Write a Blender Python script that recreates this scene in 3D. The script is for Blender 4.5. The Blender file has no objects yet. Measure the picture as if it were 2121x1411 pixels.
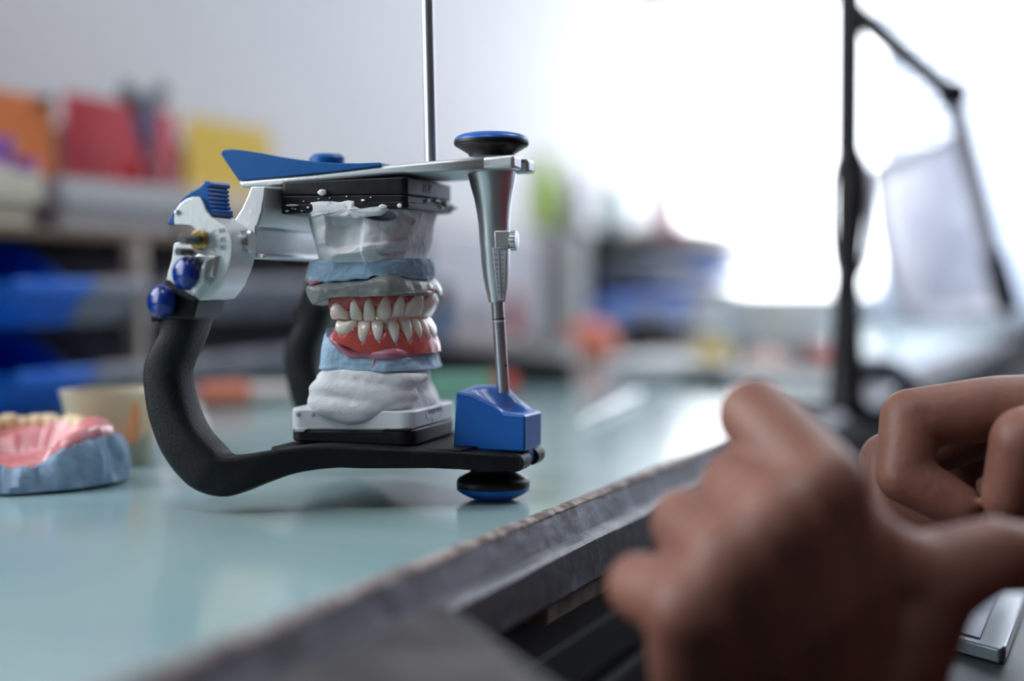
import bpy, bmesh, math, random
from mathutils import Vector, Matrix, noise

# ------------------------------------------------------------------ camera, world, lights, exposure
SC = bpy.context.scene
COL = SC.collection
IW, IH, F = 2121.0, 1411.0, 2946.0          # 50 mm lens on a 36 mm sensor
CAMZ, HORIZON = 0.0706, 580.0
PITCH = math.atan((IH/2 - HORIZON)/F)
cam_data = bpy.data.cameras.new('camera')
cam = bpy.data.objects.new('camera', cam_data); COL.objects.link(cam)
cam.location = (0, 0, CAMZ)
cam.rotation_euler = (math.pi/2 - PITCH, 0, 0)
cam_data.sensor_width = 36.0
cam_data.lens = 36.0*F/IW
cam_data.clip_start = 0.01
cam_data.clip_end = 50
cam_data.dof.use_dof = True
cam_data.dof.focus_distance = 0.442
cam_data.dof.aperture_fstop = 2.9
SC.camera = cam

SC.view_settings.view_transform = 'Standard'
SC.view_settings.look = 'None'
SC.view_settings.gamma = 1.0
SC.view_settings.exposure = 1.0
SC.view_settings.use_curve_mapping = False
SC.cycles.use_denoising = True
SC.cycles.max_bounces = 8
SC.cycles.sample_clamp_indirect = 6.0
SC.cycles.caustics_reflective = False
SC.cycles.caustics_refractive = False

world = bpy.data.worlds.new('daylight'); SC.world = world
world.use_nodes = True
wb = world.node_tree.nodes['Background']
wb.inputs[0].default_value = (0.90, 0.95, 1.0, 1)
wb.inputs[1].default_value = 4.0

# bench frame: p runs along the bench, q across it (0 at the front edge, negative towards the wall)
ANG = math.radians(23.4)
E0 = Vector((0.063, 0.547, 0))
EV = Vector((math.sin(ANG), math.cos(ANG), 0))
MV = Vector((math.cos(ANG), -math.sin(ANG), 0))
UP = Vector((0, 0, 1))
def B(p, q, z): return E0 + EV*p + MV*q + UP*z
P_END, Q_WALL, Q_OUT, P_BACK, Z_FLOOR, Z_CEIL = 1.81, -0.60, 2.6, -2.2, -0.88, 1.62

def area_light(name, loc, direction, sx, sy, power, color, portal=False):
    l = bpy.data.lights.new(name, 'AREA'); l.shape = 'RECTANGLE'; l.size = sx; l.size_y = sy
    l.energy = power; l.color = color
    if portal: l.cycles.is_portal = True
    o = bpy.data.objects.new(name, l); COL.objects.link(o)
    o.location = loc; o.rotation_euler = Vector(direction).to_track_quat('-Z', 'Y').to_euler()
    return o
# daylight openings in the end wall
W1 = (0.012, 0.385, 0.05, 1.05)      # k0,k1 across the end wall measured from the corner, z0,z1
W2 = (0.40, 1.75, 0.03, 1.25)
W3 = (-0.85, -0.12, 0.05, 0.80)    # p0,p1 along the left wall, z0,z1 (added opening, out of frame beside the camera)
for i, (k0, k1, z0, z1) in enumerate((W1, W2)):
    area_light('window_portal', B(P_END+0.03, Q_WALL+(k0+k1)/2, (z0+z1)/2), -EV, k1-k0, z1-z0, 1.0, (1, 1, 1), True)
area_light('window_portal', B((W3[0]+W3[1])/2, Q_WALL-0.03, (W3[2]+W3[3])/2), MV, W3[1]-W3[0], W3[3]-W3[2], 1.0, (1, 1, 1), True)
# unseen ceiling lights added for fill (the panels are built further down)
CEIL_FILL = [(0.75, 0.45, 4.0), (-0.9, -0.1, 1.5)]
for (p, q, e) in CEIL_FILL:
    area_light('ceiling_panel_light', B(p, q, Z_CEIL-0.035), (0, 0, -1), 0.56, 0.56, e, (0.93, 0.97, 1.0))

# ------------------------------------------------------------------ pixel helpers
def ray(px, py):
    x = (px - IW/2)/F; y = -(py - IH/2)/F
    f = Vector((0, math.cos(PITCH), -math.sin(PITCH))); u = Vector((0, math.sin(PITCH), math.cos(PITCH)))
    return Vector((x, 0, 0)) + u*y + f
CAM = Vector((0, 0, CAMZ))
def at(px, py, Y):
    d = ray(px, py); return CAM + d*(Y/d.y)
def onz(px, py, z=0.0):
    d = ray(px, py); return CAM + d*((z - CAMZ)/d.z)
# articulator frame: u along its axis (front is +u), s across (positive towards the camera)
TH = math.radians(17)
AV = Vector((math.cos(TH), -math.sin(TH), 0)); NV = Vector((-math.sin(TH), -math.cos(TH), 0))
AO = at(1030, 900, 0.455); AO.z = 0
def W(u, s, z): return AO + AV*u + NV*s + UP*z
def onS(px, py, s):
    d = ray(px, py); t = (s - (CAM - AO).dot(NV))/d.dot(NV); return CAM + d*t
def uz(px, py, s):
    v = onS(px, py, s) - AO; return v.dot(AV), v.z
def PXM(px, py, s): return (onS(px, py, s) - CAM).y/F      # metres per pixel there

# ------------------------------------------------------------------ materials
def mat(name, col, rough=0.5, metal=0.0, col2=None, nscale=30.0, bump=0.0, bscale=None, sss=0.0, sssr=(1, .35, .2),
        coat=0.0, trans=0.0, ior=1.45, spec=0.5, contrast=(0.4, 0.62), alpha=1.0, detail=4.0, rvar=0.0):
    m = bpy.data.materials.new(name); m.use_nodes = True
    nt = m.node_tree; b = nt.nodes['Principled BSDF']
    c4 = (*col, 1)
    b.inputs['Base Color'].default_value = c4
    b.inputs['Roughness'].default_value = rough
    b.inputs['Metallic'].default_value = metal
    b.inputs['IOR'].default_value = ior
    b.inputs['Specular IOR Level'].default_value = spec
    b.inputs['Coat Weight'].default_value = coat
    b.inputs['Transmission Weight'].default_value = trans
    b.inputs['Alpha'].default_value = alpha
    if sss:
        b.inputs['Subsurface Weight'].default_value = sss
        b.inputs['Subsurface Radius'].default_value = sssr
        b.inputs['Subsurface Scale'].default_value = 0.004
    tc = nt.nodes.new('ShaderNodeTexCoord')
    if col2 is not None or rvar:
        n = nt.nodes.new('ShaderNodeTexNoise'); n.inputs['Scale'].default_value = nscale; n.inputs['Detail'].default_value = detail
        nt.links.new(tc.outputs['Object'], n.inputs['Vector'])
        r = nt.nodes.new('ShaderNodeValToRGB')
        r.color_ramp.elements[0].position = contrast[0]; r.color_ramp.elements[1].position = contrast[1]
        nt.links.new(n.outputs['Fac'], r.inputs['Fac'])
        if col2 is not None:
            r.color_ramp.elements[0].color = c4; r.color_ramp.elements[1].color = (*col2, 1)
            nt.links.new(r.outputs['Color'], b.inputs['Base Color'])
        if rvar:
            mr = nt.nodes.new('ShaderNodeMapRange'); mr.inputs['To Min'].default_value = rough - rvar; mr.inputs['To Max'].default_value = rough + rvar
            nt.links.new(n.outputs['Fac'], mr.inputs['Value']); nt.links.new(mr.outputs['Result'], b.inputs['Roughness'])
    if bump:
        n2 = nt.nodes.new('ShaderNodeTexNoise'); n2.inputs['Scale'].default_value = bscale or nscale; n2.inputs['Detail'].default_value = 6
        nt.links.new(tc.outputs['Object'], n2.inputs['Vector'])
        bp = nt.nodes.new('ShaderNodeBump'); bp.inputs['Strength'].default_value = bump; bp.inputs['Distance'].default_value = 0.001
        nt.links.new(n2.outputs['Fac'], bp.inputs['Height']); nt.links.new(bp.outputs['Normal'], b.inputs['Normal'])
    return m
def emis(name, col, strength):
    m = bpy.data.materials.new(name); m.use_nodes = True; b = m.node_tree.nodes['Principled BSDF']
    b.inputs['Base Color'].default_value = (*col, 1)
    b.inputs['Emission Color'].default_value = (*col, 1); b.inputs['Emission Strength'].default_value = strength
    return m

M = {}
M['wall'] = mat('wall_paint', (.74, .74, .76), .7, col2=(.70, .70, .73), nscale=3)
M['ceil'] = mat('ceiling_paint', (.75, .75, .76), .8)
M['floor'] = mat('floor_vinyl', (.12, .125, .13), .5, col2=(.09, .09, .1), nscale=8)
M['frame'] = mat('window_frame', (.72, .73, .76), .4)
M['blind'] = mat('blind_slat', (.70, .76, .88), .5, trans=.12, ior=1.1)
M['roller'] = mat('roller_fabric', (.42, .41, .52), .8)
M['table'] = mat('bench_laminate', (.265, .40, .42), .16, col2=(.31, .44, .445), nscale=14, bump=.02, bscale=300, contrast=(.35, .7), rvar=.03, spec=.6)
M['edge'] = mat('bench_edge_metal', (.075, .075, .092), .42, col2=(.21, .22, .27), nscale=55, bump=.5, bscale=160, contrast=(.52, .72), detail=8, metal=.2)
M['worn'] = mat('worn_wood_edge', (.15, .11, .10), .8, col2=(.42, .36, .34), nscale=220, bump=.8, bscale=400, contrast=(.42, .6))
M['wood'] = mat('old_wood', (.16, .13, .11), .7, col2=(.30, .26, .23), nscale=60, bump=.5)
M['dark'] = mat('dark_cabinet', (.014, .014, .016), .7, col2=(.022, .022, .026), nscale=40)
M['pad'] = mat('rest_pad', (.034, .030, .030), .5, col2=(.10, .088, .088), nscale=75, bump=.4, bscale=200, contrast=(.45, .75))
M['alu'] = mat('brushed_aluminium', (.66, .68, .68), .34, .92, bump=.06, bscale=900, rvar=.06, nscale=120)
M['alul'] = mat('satin_aluminium', (.70, .72, .72), .42, .75, bump=.08, bscale=700)
M['steel'] = mat('polished_steel', (.50, .51, .54), .34, 1.0)
M['steeld'] = mat('dark_steel', (.20, .20, .22), .3, 1.0)
M['brass'] = mat('brass', (.50, .36, .14), .3, 1.0)
M['blue'] = mat('blue_plastic', (.002, .095, .32), .36, bump=.05, bscale=900)
M['blueb'] = mat('bright_blue_plastic', (.005, .11, .46), .33)
M['knobblue'] = mat('blue_knob_plastic', (.001, .022, .19), .22, coat=.2)
M['black'] = mat('black_frame_coating', (.0045, .005, .007), .5, col2=(.016, .020, .026), nscale=130, bump=.3, bscale=1500, contrast=(.55, .9), detail=10, spec=.3)
M['bplate'] = mat('black_plate_plastic', (.007, .0075, .009), .45, spec=.32, col2=(.012, .012, .014), nscale=300, rvar=.05)
M['rubber'] = mat('black_rubber', (.006, .006, .007), .4, spec=.35)
M['plaster'] = mat('white_plaster', (.80, .80, .815), .75, col2=(.72, .72, .75), nscale=120, bump=.6, bscale=380, sss=.06, sssr=(.7, .75, .8))
M['wplate'] = mat('white_plate_plastic', (.74, .76, .80), .4, bump=.05, bscale=600)
M['stone'] = mat('pale_blue_stone', (.36, .52, .68), .7, col2=(.28, .43, .61), nscale=170, bump=.5, bscale=450, contrast=(.45, .75))
M['stoned'] = mat('grey_blue_stone', (.17, .27, .38), .75, col2=(.24, .33, .46), nscale=90, bump=.7, bscale=300)
M['wax'] = mat('grey_wax', (.20, .22, .215), .3, col2=(.28, .29, .28), nscale=120, bump=.3, bscale=350, sss=.2, sssr=(.6, .6, .6), contrast=(.4, .75))
M['gum'] = mat('red_gum_acrylic', (.60, .09, .075), .25, col2=(.50, .10, .09), nscale=200, sss=.35, coat=.3)
M['mauve'] = mat('mauve_acrylic', (.50, .15, .24), .3, col2=(.58, .24, .32), nscale=160, bump=.3, sss=.25, coat=.2)
M['pink'] = mat('pink_acrylic', (.62, .17, .19), .22, col2=(.70, .34, .37), nscale=60, sss=.3, coat=.4, bump=.15, contrast=(.45, .7))
M['tooth'] = mat('tooth_acrylic', (.95, .74, .63), .13, col2=(.96, .82, .74), nscale=120, sss=.45, sssr=(1, .6, .4), coat=.5)
M['toothy'] = mat('yellow_tooth_acrylic', (.74, .60, .36), .2, sss=.3, coat=.3)
M['ink'] = mat('engraved_ink', (.05, .05, .055), .6)
M['inkg'] = mat('engraved_grey', (.20, .22, .25), .5)
M['chalk'] = mat('scale_white', (.72, .74, .77), .4, .2)
M['skin'] = mat('skin', (.26, .115, .08), .48, col2=(.20, .083, .058), nscale=70, bump=.25, bscale=420, sss=.25, contrast=(.35, .7))
M['nail'] = mat('nail', (.62, .38, .32), .25, coat=.3)
M['sleeve'] = mat('maroon_knit', (.11, .008, .016), .9, bump=.5, bscale=600)
M['hair'] = mat('dark_hair', (.02, .014, .01), .5, bump=.6, bscale=300)
def plain(name, col, rough=.45, **k):
    if name not in M: M[name] = mat(name, col, rough, **k)
    return M[name]

# ------------------------------------------------------------------ object helpers
LOC = {}
def thing(name, label, cat, loc=(0, 0, 0), group=None):
    o = bpy.data.objects.new(name, None); COL.objects.link(o)
    o.empty_display_size = .02
    o.location = loc; LOC[o.name] = Vector(loc)
    o['label'] = label; o['category'] = cat
    if group: o['group'] = group
    return o
def tag(o, label, cat, group=None):
    o['label'] = label; o['category'] = cat
    if group: o['group'] = group
    return o
def obj(name, bm, m, parent=None, bevel=0.0, seg=2, smooth=35, label=None, sub=0, loc=None):
    """link the bmesh (in world coordinates) as one mesh object"""
    bmesh.ops.remove_doubles(bm, verts=bm.verts, dist=1e-7)
    bmesh.ops.recalc_face_normals(bm, faces=bm.faces)
    me = bpy.data.meshes.new(name)
    off = LOC.get(parent.name, Vector()) if parent else (Vector(loc) if loc is not None else Vector())
    if off.length: bmesh.ops.translate(bm, verts=bm.verts, vec=-off)
    bm.to_mesh(me); bm.free()
    for p in me.polygons: p.use_smooth = True
    if smooth < 180: me.set_sharp_from_angle(angle=math.radians(smooth))
    ms = m if isinstance(m, (list, tuple)) else [m]
    for x in ms: me.materials.append(x)
    o = bpy.data.objects.new(name, me); COL.objects.link(o)
    if parent:
        o.parent = parent; LOC[o.name] = off
    else:
        o.location = off; LOC[o.name] = off
    if bevel:
        b = o.modifiers.new('Bevel', 'BEVEL'); b.width = bevel; b.segments = seg; b.limit_method = 'ANGLE'; b.angle_limit = math.radians(30)
        b.harden_normals = False
    if sub:
        sm = o.modifiers.new('Subdivision', 'SUBSURF'); sm.levels = sub; sm.render_levels = sub
    if label: o['label'] = label
    return o
def struct(name, bm, m, **k):
    o = obj(name, bm, m, **k); o['kind'] = 'structure'; return o
def copy_tree(o, parent=None):
    c = o.copy(); COL.objects.link(c)
    if parent: c.parent = parent
    for ch in list(o.children): copy_tree(ch, c)
    return c

def hexa(bm, c):
    """c = 8 points: bottom loop 4, top loop 4"""
    v = [bm.verts.new(x) for x in c]
    for f in ((0, 1, 2, 3), (4, 5, 6, 7), (0, 1, 5, 4), (1, 2, 6, 5), (2, 3, 7, 6), (3, 0, 4, 7)):
        bm.faces.new([v[i] for i in f])
def fbox(bm, fr, a0, a1, b0, b1, z0, z1):
    hexa(bm, [fr(a0, b0, z0), fr(a1, b0, z0), fr(a1, b1, z0), fr(a0, b1, z0), fr(a0, b0, z1), fr(a1, b0, z1), fr(a1, b1, z1), fr(a0, b1, z1)])
def bbox(*a):
    bm = bmesh.new(); fbox(bm, B, *a); return bm
def prism(poly, vec, bm=None):
    bm = bm or bmesh.new()
    a = [bm.verts.new(p) for p in poly]; b = [bm.verts.new(Vector(p)+vec) for p in poly]
    n = len(a)
    for i in range(n): bm.faces.new((a[i], a[(i+1) % n], b[(i+1) % n], b[i]))
    fa, fb = bm.faces.new(a), bm.faces.new(b[::-1]); fa.normal_update(); fb.normal_update()
    bmesh.ops.triangulate(bm, faces=[fa, fb])
    return bm
def basis(ax):
    ax = Vector(ax).normalized(); t = Vector((0, 0, 1)) if abs(ax.z) < .9 else Vector((0, 1, 0))
    x = t.cross(ax).normalized(); return x, ax.cross(x).normalized(), ax
def loft(bm, rings, cap=True, closed=True):
    R = [[bm.verts.new(p) for p in r] for r in rings]
    n = len(R[0])
    for i in range(len(R)-1):
        for j in range(n if closed else n-1):
            k = (j+1) % n
            bm.faces.new((R[i][j], R[i][k], R[i+1][k], R[i+1][j]))
    if cap:
        for r in (R[0], R[-1]):
            c = Vector(); 
            for v in r: c += v.co
            cv = bm.verts.new(c/n)
            for j in range(n): bm.faces.new((r[j], r[(j+1) % n], cv))
    return R
def lathe(o, ax, prof, seg=48, bm=None):
    """prof: list of (distance along axis, radius)"""
    bm = bm or bmesh.new(); x, y, z = basis(ax); o = Vector(o)
    rings = [[o + z*h + (x*math.cos(2*math.pi*j/seg) + y*math.sin(2*math.pi*j/seg))*max(r, 1e-5) for j in range(seg)] for h, r in prof]
    loft(bm, rings); return bm
def rod(a, b, r, seg=24, bm=None, r2=None, ch=.12):
    a = Vector(a); b = Vector(b); L = (b-a).length; r2 = r if r2 is None else r2; c = min(r, r2)*ch
    return lathe(a, b-a, [(0, r-c), (c, r), (L-c, r2), (L, r2-c)], seg, bm)
def spline(pts, n):
    """Catmull-Rom through tuples"""
    out = []; P = [tuple(p) for p in pts]; k = len(P)
    for i in range(k-1):
        p0 = P[max(i-1, 0)]; p1 = P[i]; p2 = P[i+1]; p3 = P[min(i+2, k-1)]
        for j in range(n):
            t = j/n
            out.append(tuple(.5*((2*b)+(-a+c)*t+(2*a-5*b+4*c-d)*t*t+(-a+3*b-3*c+d)*t**3) for a, b, c, d in zip(p0, p1, p2, p3)))
    out.append(P[-1]); return out
def tube(pts, rad, seg=16, bm=None, n=6):
    """round tube through points; rad a number or a list"""
    bm = bm or bmesh.new()
    rs = rad if isinstance(rad, (list, tuple)) else [rad]*len(pts)
    q = spline([(*p, r) for p, r in zip(pts, rs)], n)
    P = [Vector(c[:3]) for c in q]; rings = []; x = None
    for i, c in enumerate(q):
        d = (P[min(i+1, len(P)-1)] - P[max(i-1, 0)]).normalized()
        if x is None: x = basis(d)[0]
        x = (x - d*x.dot(d)).normalized(); y = d.cross(x)
        rings.append([P[i] + (x*math.cos(2*math.pi*j/seg) + y*math.sin(2*math.pi*j/seg))*c[3] for j in range(seg)])
    loft(bm, rings); return bm
def lerp(a, b, t): return a+(b-a)*t
def interp(tab, x):
    if x <= tab[0][0]: return tab[0][1]
    for (a, b), (c, d) in zip(tab, tab[1:]):
        if x <= c: return lerp(b, d, (x-a)/(c-a))
    return tab[-1][1]
def text_mesh(name, body, size, origin, xdir, ydir, m, parent, depth=.00012):
    c = bpy.data.curves.new('lettering', 'FONT'); c.body = body; c.size = size; c.extrude = depth
    c.align_x = 'CENTER'; c.align_y = 'CENTER'
    t = bpy.data.objects.new('lettering_source', c); COL.objects.link(t)
    bpy.context.view_layer.update()
    me = bpy.data.meshes.new_from_object(t.evaluated_get(bpy.context.evaluated_depsgraph_get()))
    bpy.data.objects.remove(t); bpy.data.curves.remove(c)
    x = Vector(xdir).normalized(); y = Vector(ydir); y = (y-x*y.dot(x)).normalized(); z = x.cross(y)
    mw = Matrix((x, y, z)).transposed().to_4x4(); mw.translation = Vector(origin) - LOC.get(parent.name, Vector())
    me.transform(mw); me.materials.clear(); me.materials.append(m)
    o = bpy.data.objects.new(name, me); COL.objects.link(o); o.parent = parent; LOC[o.name] = LOC.get(parent.name, Vector())
    return o
def fuse(bm, voxel, it=6, fac=.5):
    """melt overlapping closed shapes into one continuous surface"""
    bmesh.ops.recalc_face_normals(bm, faces=bm.faces)
    me = bpy.data.meshes.new('fuse_source'); bm.to_mesh(me); bm.free()
    t = bpy.data.objects.new('fuse_source', me); COL.objects.link(t)
    r = t.modifiers.new('Remesh', 'REMESH'); r.mode = 'VOXEL'; r.voxel_size = voxel; r.use_smooth_shade = True
    sm = t.modifiers.new('Smooth', 'SMOOTH'); sm.iterations = it; sm.factor = fac
    bpy.context.view_layer.update()
    e = t.evaluated_get(bpy.context.evaluated_depsgraph_get())
    m2 = bpy.data.meshes.new_from_object(e)
    out = bmesh.new(); out.from_mesh(m2)
    bpy.data.objects.remove(t); bpy.data.meshes.remove(me); bpy.data.meshes.remove(m2)
    return out
def nz(p, f, seed=0.0): return noise.noise(Vector(p)*f + Vector((seed, seed*1.7, -seed)))

# ------------------------------------------------------------------ room shell
T = .08
struct('floor', bbox(P_BACK-T, P_END+T, Q_WALL-T, Q_OUT+T, Z_FLOOR-T, Z_FLOOR), M['floor'])
struct('ceiling', bbox(P_BACK-T, P_END+T, Q_WALL-T, Q_OUT+T, Z_CEIL, Z_CEIL+T), M['ceil'])
bm = bmesh.new()
fbox(bm, B, P_BACK-T, W3[0], Q_WALL-T, Q_WALL, Z_FLOOR, Z_CEIL); fbox(bm, B, W3[1], P_END+T, Q_WALL-T, Q_WALL, Z_FLOOR, Z_CEIL)
fbox(bm, B, W3[0], W3[1], Q_WALL-T, Q_WALL, Z_FLOOR, W3[2]); fbox(bm, B, W3[0], W3[1], Q_WALL-T, Q_WALL, W3[3], Z_CEIL)
struct('wall_left', bm, M['wall'])
bm = bmesh.new(); qa, qb, f = Q_WALL-.065, Q_WALL-.035, .02
fbox(bm, B, W3[0], W3[0]+f, qa, qb, W3[2], W3[3]); fbox(bm, B, W3[1]-f, W3[1], qa, qb, W3[2], W3[3])
fbox(bm, B, W3[0]+f, W3[1]-f, qa, qb, W3[2], W3[2]+f); fbox(bm, B, W3[0]+f, W3[1]-f, qa, qb, W3[3]-f, W3[3])
fbox(bm, B, (W3[0]+W3[1])/2-.012, (W3[0]+W3[1])/2+.012, qa, qb, W3[2]+f, W3[3]-f)
struct('window_3', bm, M['frame'])  # unseen window added to light the near faces from the left
M['wallgrey'] = mat('grey_wall_paint', (.20, .20, .22), .7)  # unseen walls darkened to cut bounce light on the hands
struct('wall_right', bbox(P_BACK-T, P_END+T, Q_OUT, Q_OUT+T, Z_FLOOR, Z_CEIL), M['wallgrey'])
struct('wall_front', bbox(P_BACK-T, P_BACK, Q_WALL, Q_OUT, Z_FLOOR, Z_CEIL), M['wallgrey'])
bm = bmesh.new()
ks = [Q_WALL, Q_WALL+W1[0], Q_WALL+W1[1], Q_WALL+W2[0], Q_WALL+W2[1], Q_OUT]
for i in range(5):
    if i in (1, 3):
        w = W1 if i == 1 else W2
        fbox(bm, B, P_END, P_END+T, ks[i], ks[i+1], Z_FLOOR, w[2]); fbox(bm, B, P_END, P_END+T, ks[i], ks[i+1], w[3], Z_CEIL)
    else: fbox(bm, B, P_END, P_END+T, ks[i], ks[i+1], Z_FLOOR, Z_CEIL)
struct('wall_back', bm, M['wall'])
for i, w in enumerate((W1, W2)):
    bm = bmesh.new(); f = .007
    k0, k1, z0, z1 = Q_WALL+w[0], Q_WALL+w[1], w[2], w[3]
    pa, pb = P_END+.035, P_END+.065
    fbox(bm, B, pa, pb, k0, k0+f, z0, z1); fbox(bm, B, pa, pb, k1-f, k1, z0, z1)
    fbox(bm, B, pa, pb, k0+f, k1-f, z0, z0+f); fbox(bm, B, pa, pb, k0+f, k1-f, z1-f, z1)
    fbox(bm, B, P_END-.02, P_END+.03, k0-.01, k1+.01, z0-.02, z0)
    if i == 1: fbox(bm, B, pa, pb, (k0+k1)/2-.012, (k0+k1)/2+.012, z0+f, z1-f)
    struct('window_%d' % (i+1), bm, M['frame'])
# roller blind over the top of the first window
rb = thing('roller_blind', 'lavender grey roller blind pulled partway down over the bright window', 'blind', B(P_END-.02, Q_WALL+.185, 1.05))
obj('fabric', bbox(P_END-.012, P_END-.010, Q_WALL+.014, Q_WALL+.372, .535, 1.06), M['roller'], rb)
obj('tube', rod(B(P_END-.022, Q_WALL+.014, 1.08), B(P_END-.022, Q_WALL+.372, 1.08), .02), M['frame'], rb)
obj('bottom_bar', bbox(P_END-.016, P_END-.006, Q_WALL+.014, Q_WALL+.372, .522, .536), M['roller'], rb, bevel=.002)
# venetian blind over the second window
vb = thing('venetian_blind', 'bluish white slatted blind hanging over the window on the right', 'blind', B(P_END-.03, Q_WALL+1.085, 1.25))
bm = bmesh.new(); z = .02
k0, k1 = Q_WALL+W2[0]-.012, Q_WALL+W2[1]+.02
while z < 1.26:
    hexa(bm, [B(P_END-.042, k0, z), B(P_END-.042, k1, z), B(P_END-.018, k1, z+.0188), B(P_END-.018, k0, z+.0188),
              B(P_END-.042, k0, z+.0012), B(P_END-.042, k1, z+.0012), B(P_END-.018, k1, z+.0199), B(P_END-.018, k0, z+.0199)])
    z += .02
obj('slats', bm, M['blind'], vb)
obj('head_rail', bbox(P_END-.055, P_END-.005, k0, k1, 1.262, 1.30), M['frame'], vb, bevel=.003)
obj('bottom_rail', bbox(P_END-.045, P_END-.015, k0, k1, .006, .018), M['frame'], vb, bevel=.003)
for i, (p, q, e) in enumerate(CEIL_FILL):  # unseen panels added to carry the fill light
    t = thing('ceiling_light', ['square ceiling light panel above the middle of the bench', 'square ceiling light panel above the near end of the bench'][i], 'ceiling light', B(p, q, Z_CEIL))
    bm = bmesh.new()
    for a in ((p-.31, p+.31, q-.31, q-.28), (p-.31, p+.31, q+.28, q+.31), (p-.31, p-.28, q-.28, q+.28), (p+.28, p+.31, q-.28, q+.28)):
        fbox(bm, B, *a, Z_CEIL-.03, Z_CEIL)
    obj('frame', bm, M['frame'], t)
    obj('diffuser', bbox(p-.28, p+.28, q-.28, q+.28, Z_CEIL-.024, Z_CEIL-.02), emis('lamp_diffuser', (.95, .97, 1), 2.0), t)

# ------------------------------------------------------------------ bench
PB0, PB1 = -1.2, P_END
bench = thing('workbench', 'long dental laboratory bench with a pale teal laminate top and worn dark edge', 'workbench', B(0.2, -.3, Z_FLOOR))
obj('bench_top', bbox(PB0, PB1, Q_WALL, -.0016, -.0225, 0), M['table'], bench)
# worn strip along the laminate edge, ragged
bm = bmesh.new(); rings = []
N = 900
for i in range(N+1):
    p = lerp(-.55, 1.2, i/N)
    a = .0014*nz((p, 0, 0), 130, 3)+.0009*nz((p, 0, 0), 420, 8); b = .0009*nz((p, 1, 0), 300, 5)
    rings.append([B(p, -.0016, -.004), B(p, -.0034+a, .00012), B(p, -.0016+b*.5, .00035+b*.2), B(p, .0004+b, -.0006), B(p, .0004+b, -.004)])
loft(bm, rings)
obj('worn_edge_strip', bm, M['worn'], bench)
prof = [(-.0016, -.001), (.0008, -.0012), (.0028, -.0075), (.0034, -.0088), (.0066, -.0096), (.0078, -.0108), (.0080, -.023), (.0066, -.0245), (-.0016, -.0245)]
bm = bmesh.new(); rings = []
for i in range(241):
    p = lerp(PB0, PB1, i/240)
    rings.append([B(p, q+.0003*nz((p, q*30, z*30), 60), z+.0003*nz((p, q*40, z*40), 45, 4)) for q, z in prof])
loft(bm, rings)
obj('edge_moulding', bm, M['edge'], bench, smooth=28)
obj('support_rail', bbox(PB0, PB1, -.05, -.012, -.07, -.0245), M['dark'], bench)
bm = bmesh.new()
for a, b_ in ((-.02, .062), (-.135, -.045)):
    fbox(bm, B, a, b_, -.012, .0012, -.0335, -.0246)
obj('wooden_batten', bm, M['wood'], bench, bevel=.0008)
obj('batten_slot', bbox(-.075, -.048, .0011, .0016, -.0312, -.0285), M['dark'], bench)
obj('apron', bbox(PB0, PB1, -.06, -.02, -.16, -.07), M['dark'], bench)
obj('carcass', bbox(PB0, PB1, Q_WALL, -.06, Z_FLOOR, -.16), M['dark'], bench)
bm = bmesh.new()
for z0, z1 in ((-.068, -.05), (-.112, -.074), (-.158, -.118)):
    fbox(bm, B, -1.0, .5, -.022, -.010, z0, z1)
obj('drawer_rails', bm, plain('drawer_front', (.02, .02, .023), .75), bench, bevel=.002)

# ------------------------------------------------------------------ articulator
art = thing('dental_articulator', 'blue, black and silver dental articulator holding the stacked plaster jaw casts', 'articulator', W(-.05, 0, 0))
def Z2(x, y): return (260 + x/3.92, 360 + y/3.92)
def pprism(pts, s, thick, bm=None):
    return prism([onS(x, y, s) for x, y in pts], -NV*thick, bm)
def pt(px, py, s): return onS(px, py, s)

# upper arm: a flat bar, forked at the front
st = [(495, 373, 389, .020, -.020), (640, 361, 378, .020, -.020), (800, 342, 362, .020, -.020), (905, 332, 356, .0195, -.0195), (965, 327, 352.5, .0165, -.016), (1003, 324.5, 351, .0125, -.0115)]
bm = bmesh.new(); rings = []
for (x, y0, y1, s0, s1) in st:
    u, zt = uz(x, y0, s0); u2, zb = uz(x, y1, s0)
    rings.append([W(u, s0, zb), W(u, s0, zt), W(u, s1, zt), W(u, s1, zb)])
loft(bm, rings)
xe = [(1003, 324.5, 351), (1062, 320, 350)]
uA = uz(1003, 340, .0125)[0] - .001; uB = uz(1064, 340, .0125)[0]
zt0, zb0 = uz(1003, 324.5, .0125)[1], uz(1003, 351, .0125)[1]
zt1, zb1 = uz(1064, 319.5, .0125)[1], uz(1064, 349.5, .0125)[1]
for s0, s1 in ((.0125, .0035), (-.0035, -.0115)):
    hexa(bm, [W(uA, s0, zb0), W(uB, s0, zb1), W(uB, s1, zb1), W(uA, s1, zb0), W(uA, s0, zt0), W(uB, s0, zt1), W(uB, s1, zt1), W(uA, s1, zt0)])
obj('upper_arm', bm, M['alul'], art, bevel=.0011, seg=3)
# two small screw recesses under the front of the arm
def armz(u, top=False):
    a, b = (uz(495, 373 if top else 389, .02), uz(905, 332 if top else 356, .0195))
    return lerp(a[1], b[1], (u-a[0])/(b[0]-a[0]))
# blue grip on the arm
g = [(457, 320), (458.5, 314), (464, 310), (480, 309), (505, 311.5), (540, 317), (580, 325), (620, 331), (660, 335.5), (700, 338), (745, 338), (785, 336.5), (788, 338), (788, 344), (700, 355), (600, 365), (494, 374)]
obj('grip', pprism(g, .0205, .041), M['blue'], art, bevel=.0014, seg=3)
c = W(uz(668, 335, 0)[0], -.004, 0); c.z = uz(668, 329, 0)[1]
obj('grip_button', lathe(c - UP*.006, UP, [(0, .004), (.0005, .006), (.0065, .006), (.0078, .0045), (.0082, 0)]), M['blue'], art)
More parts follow.
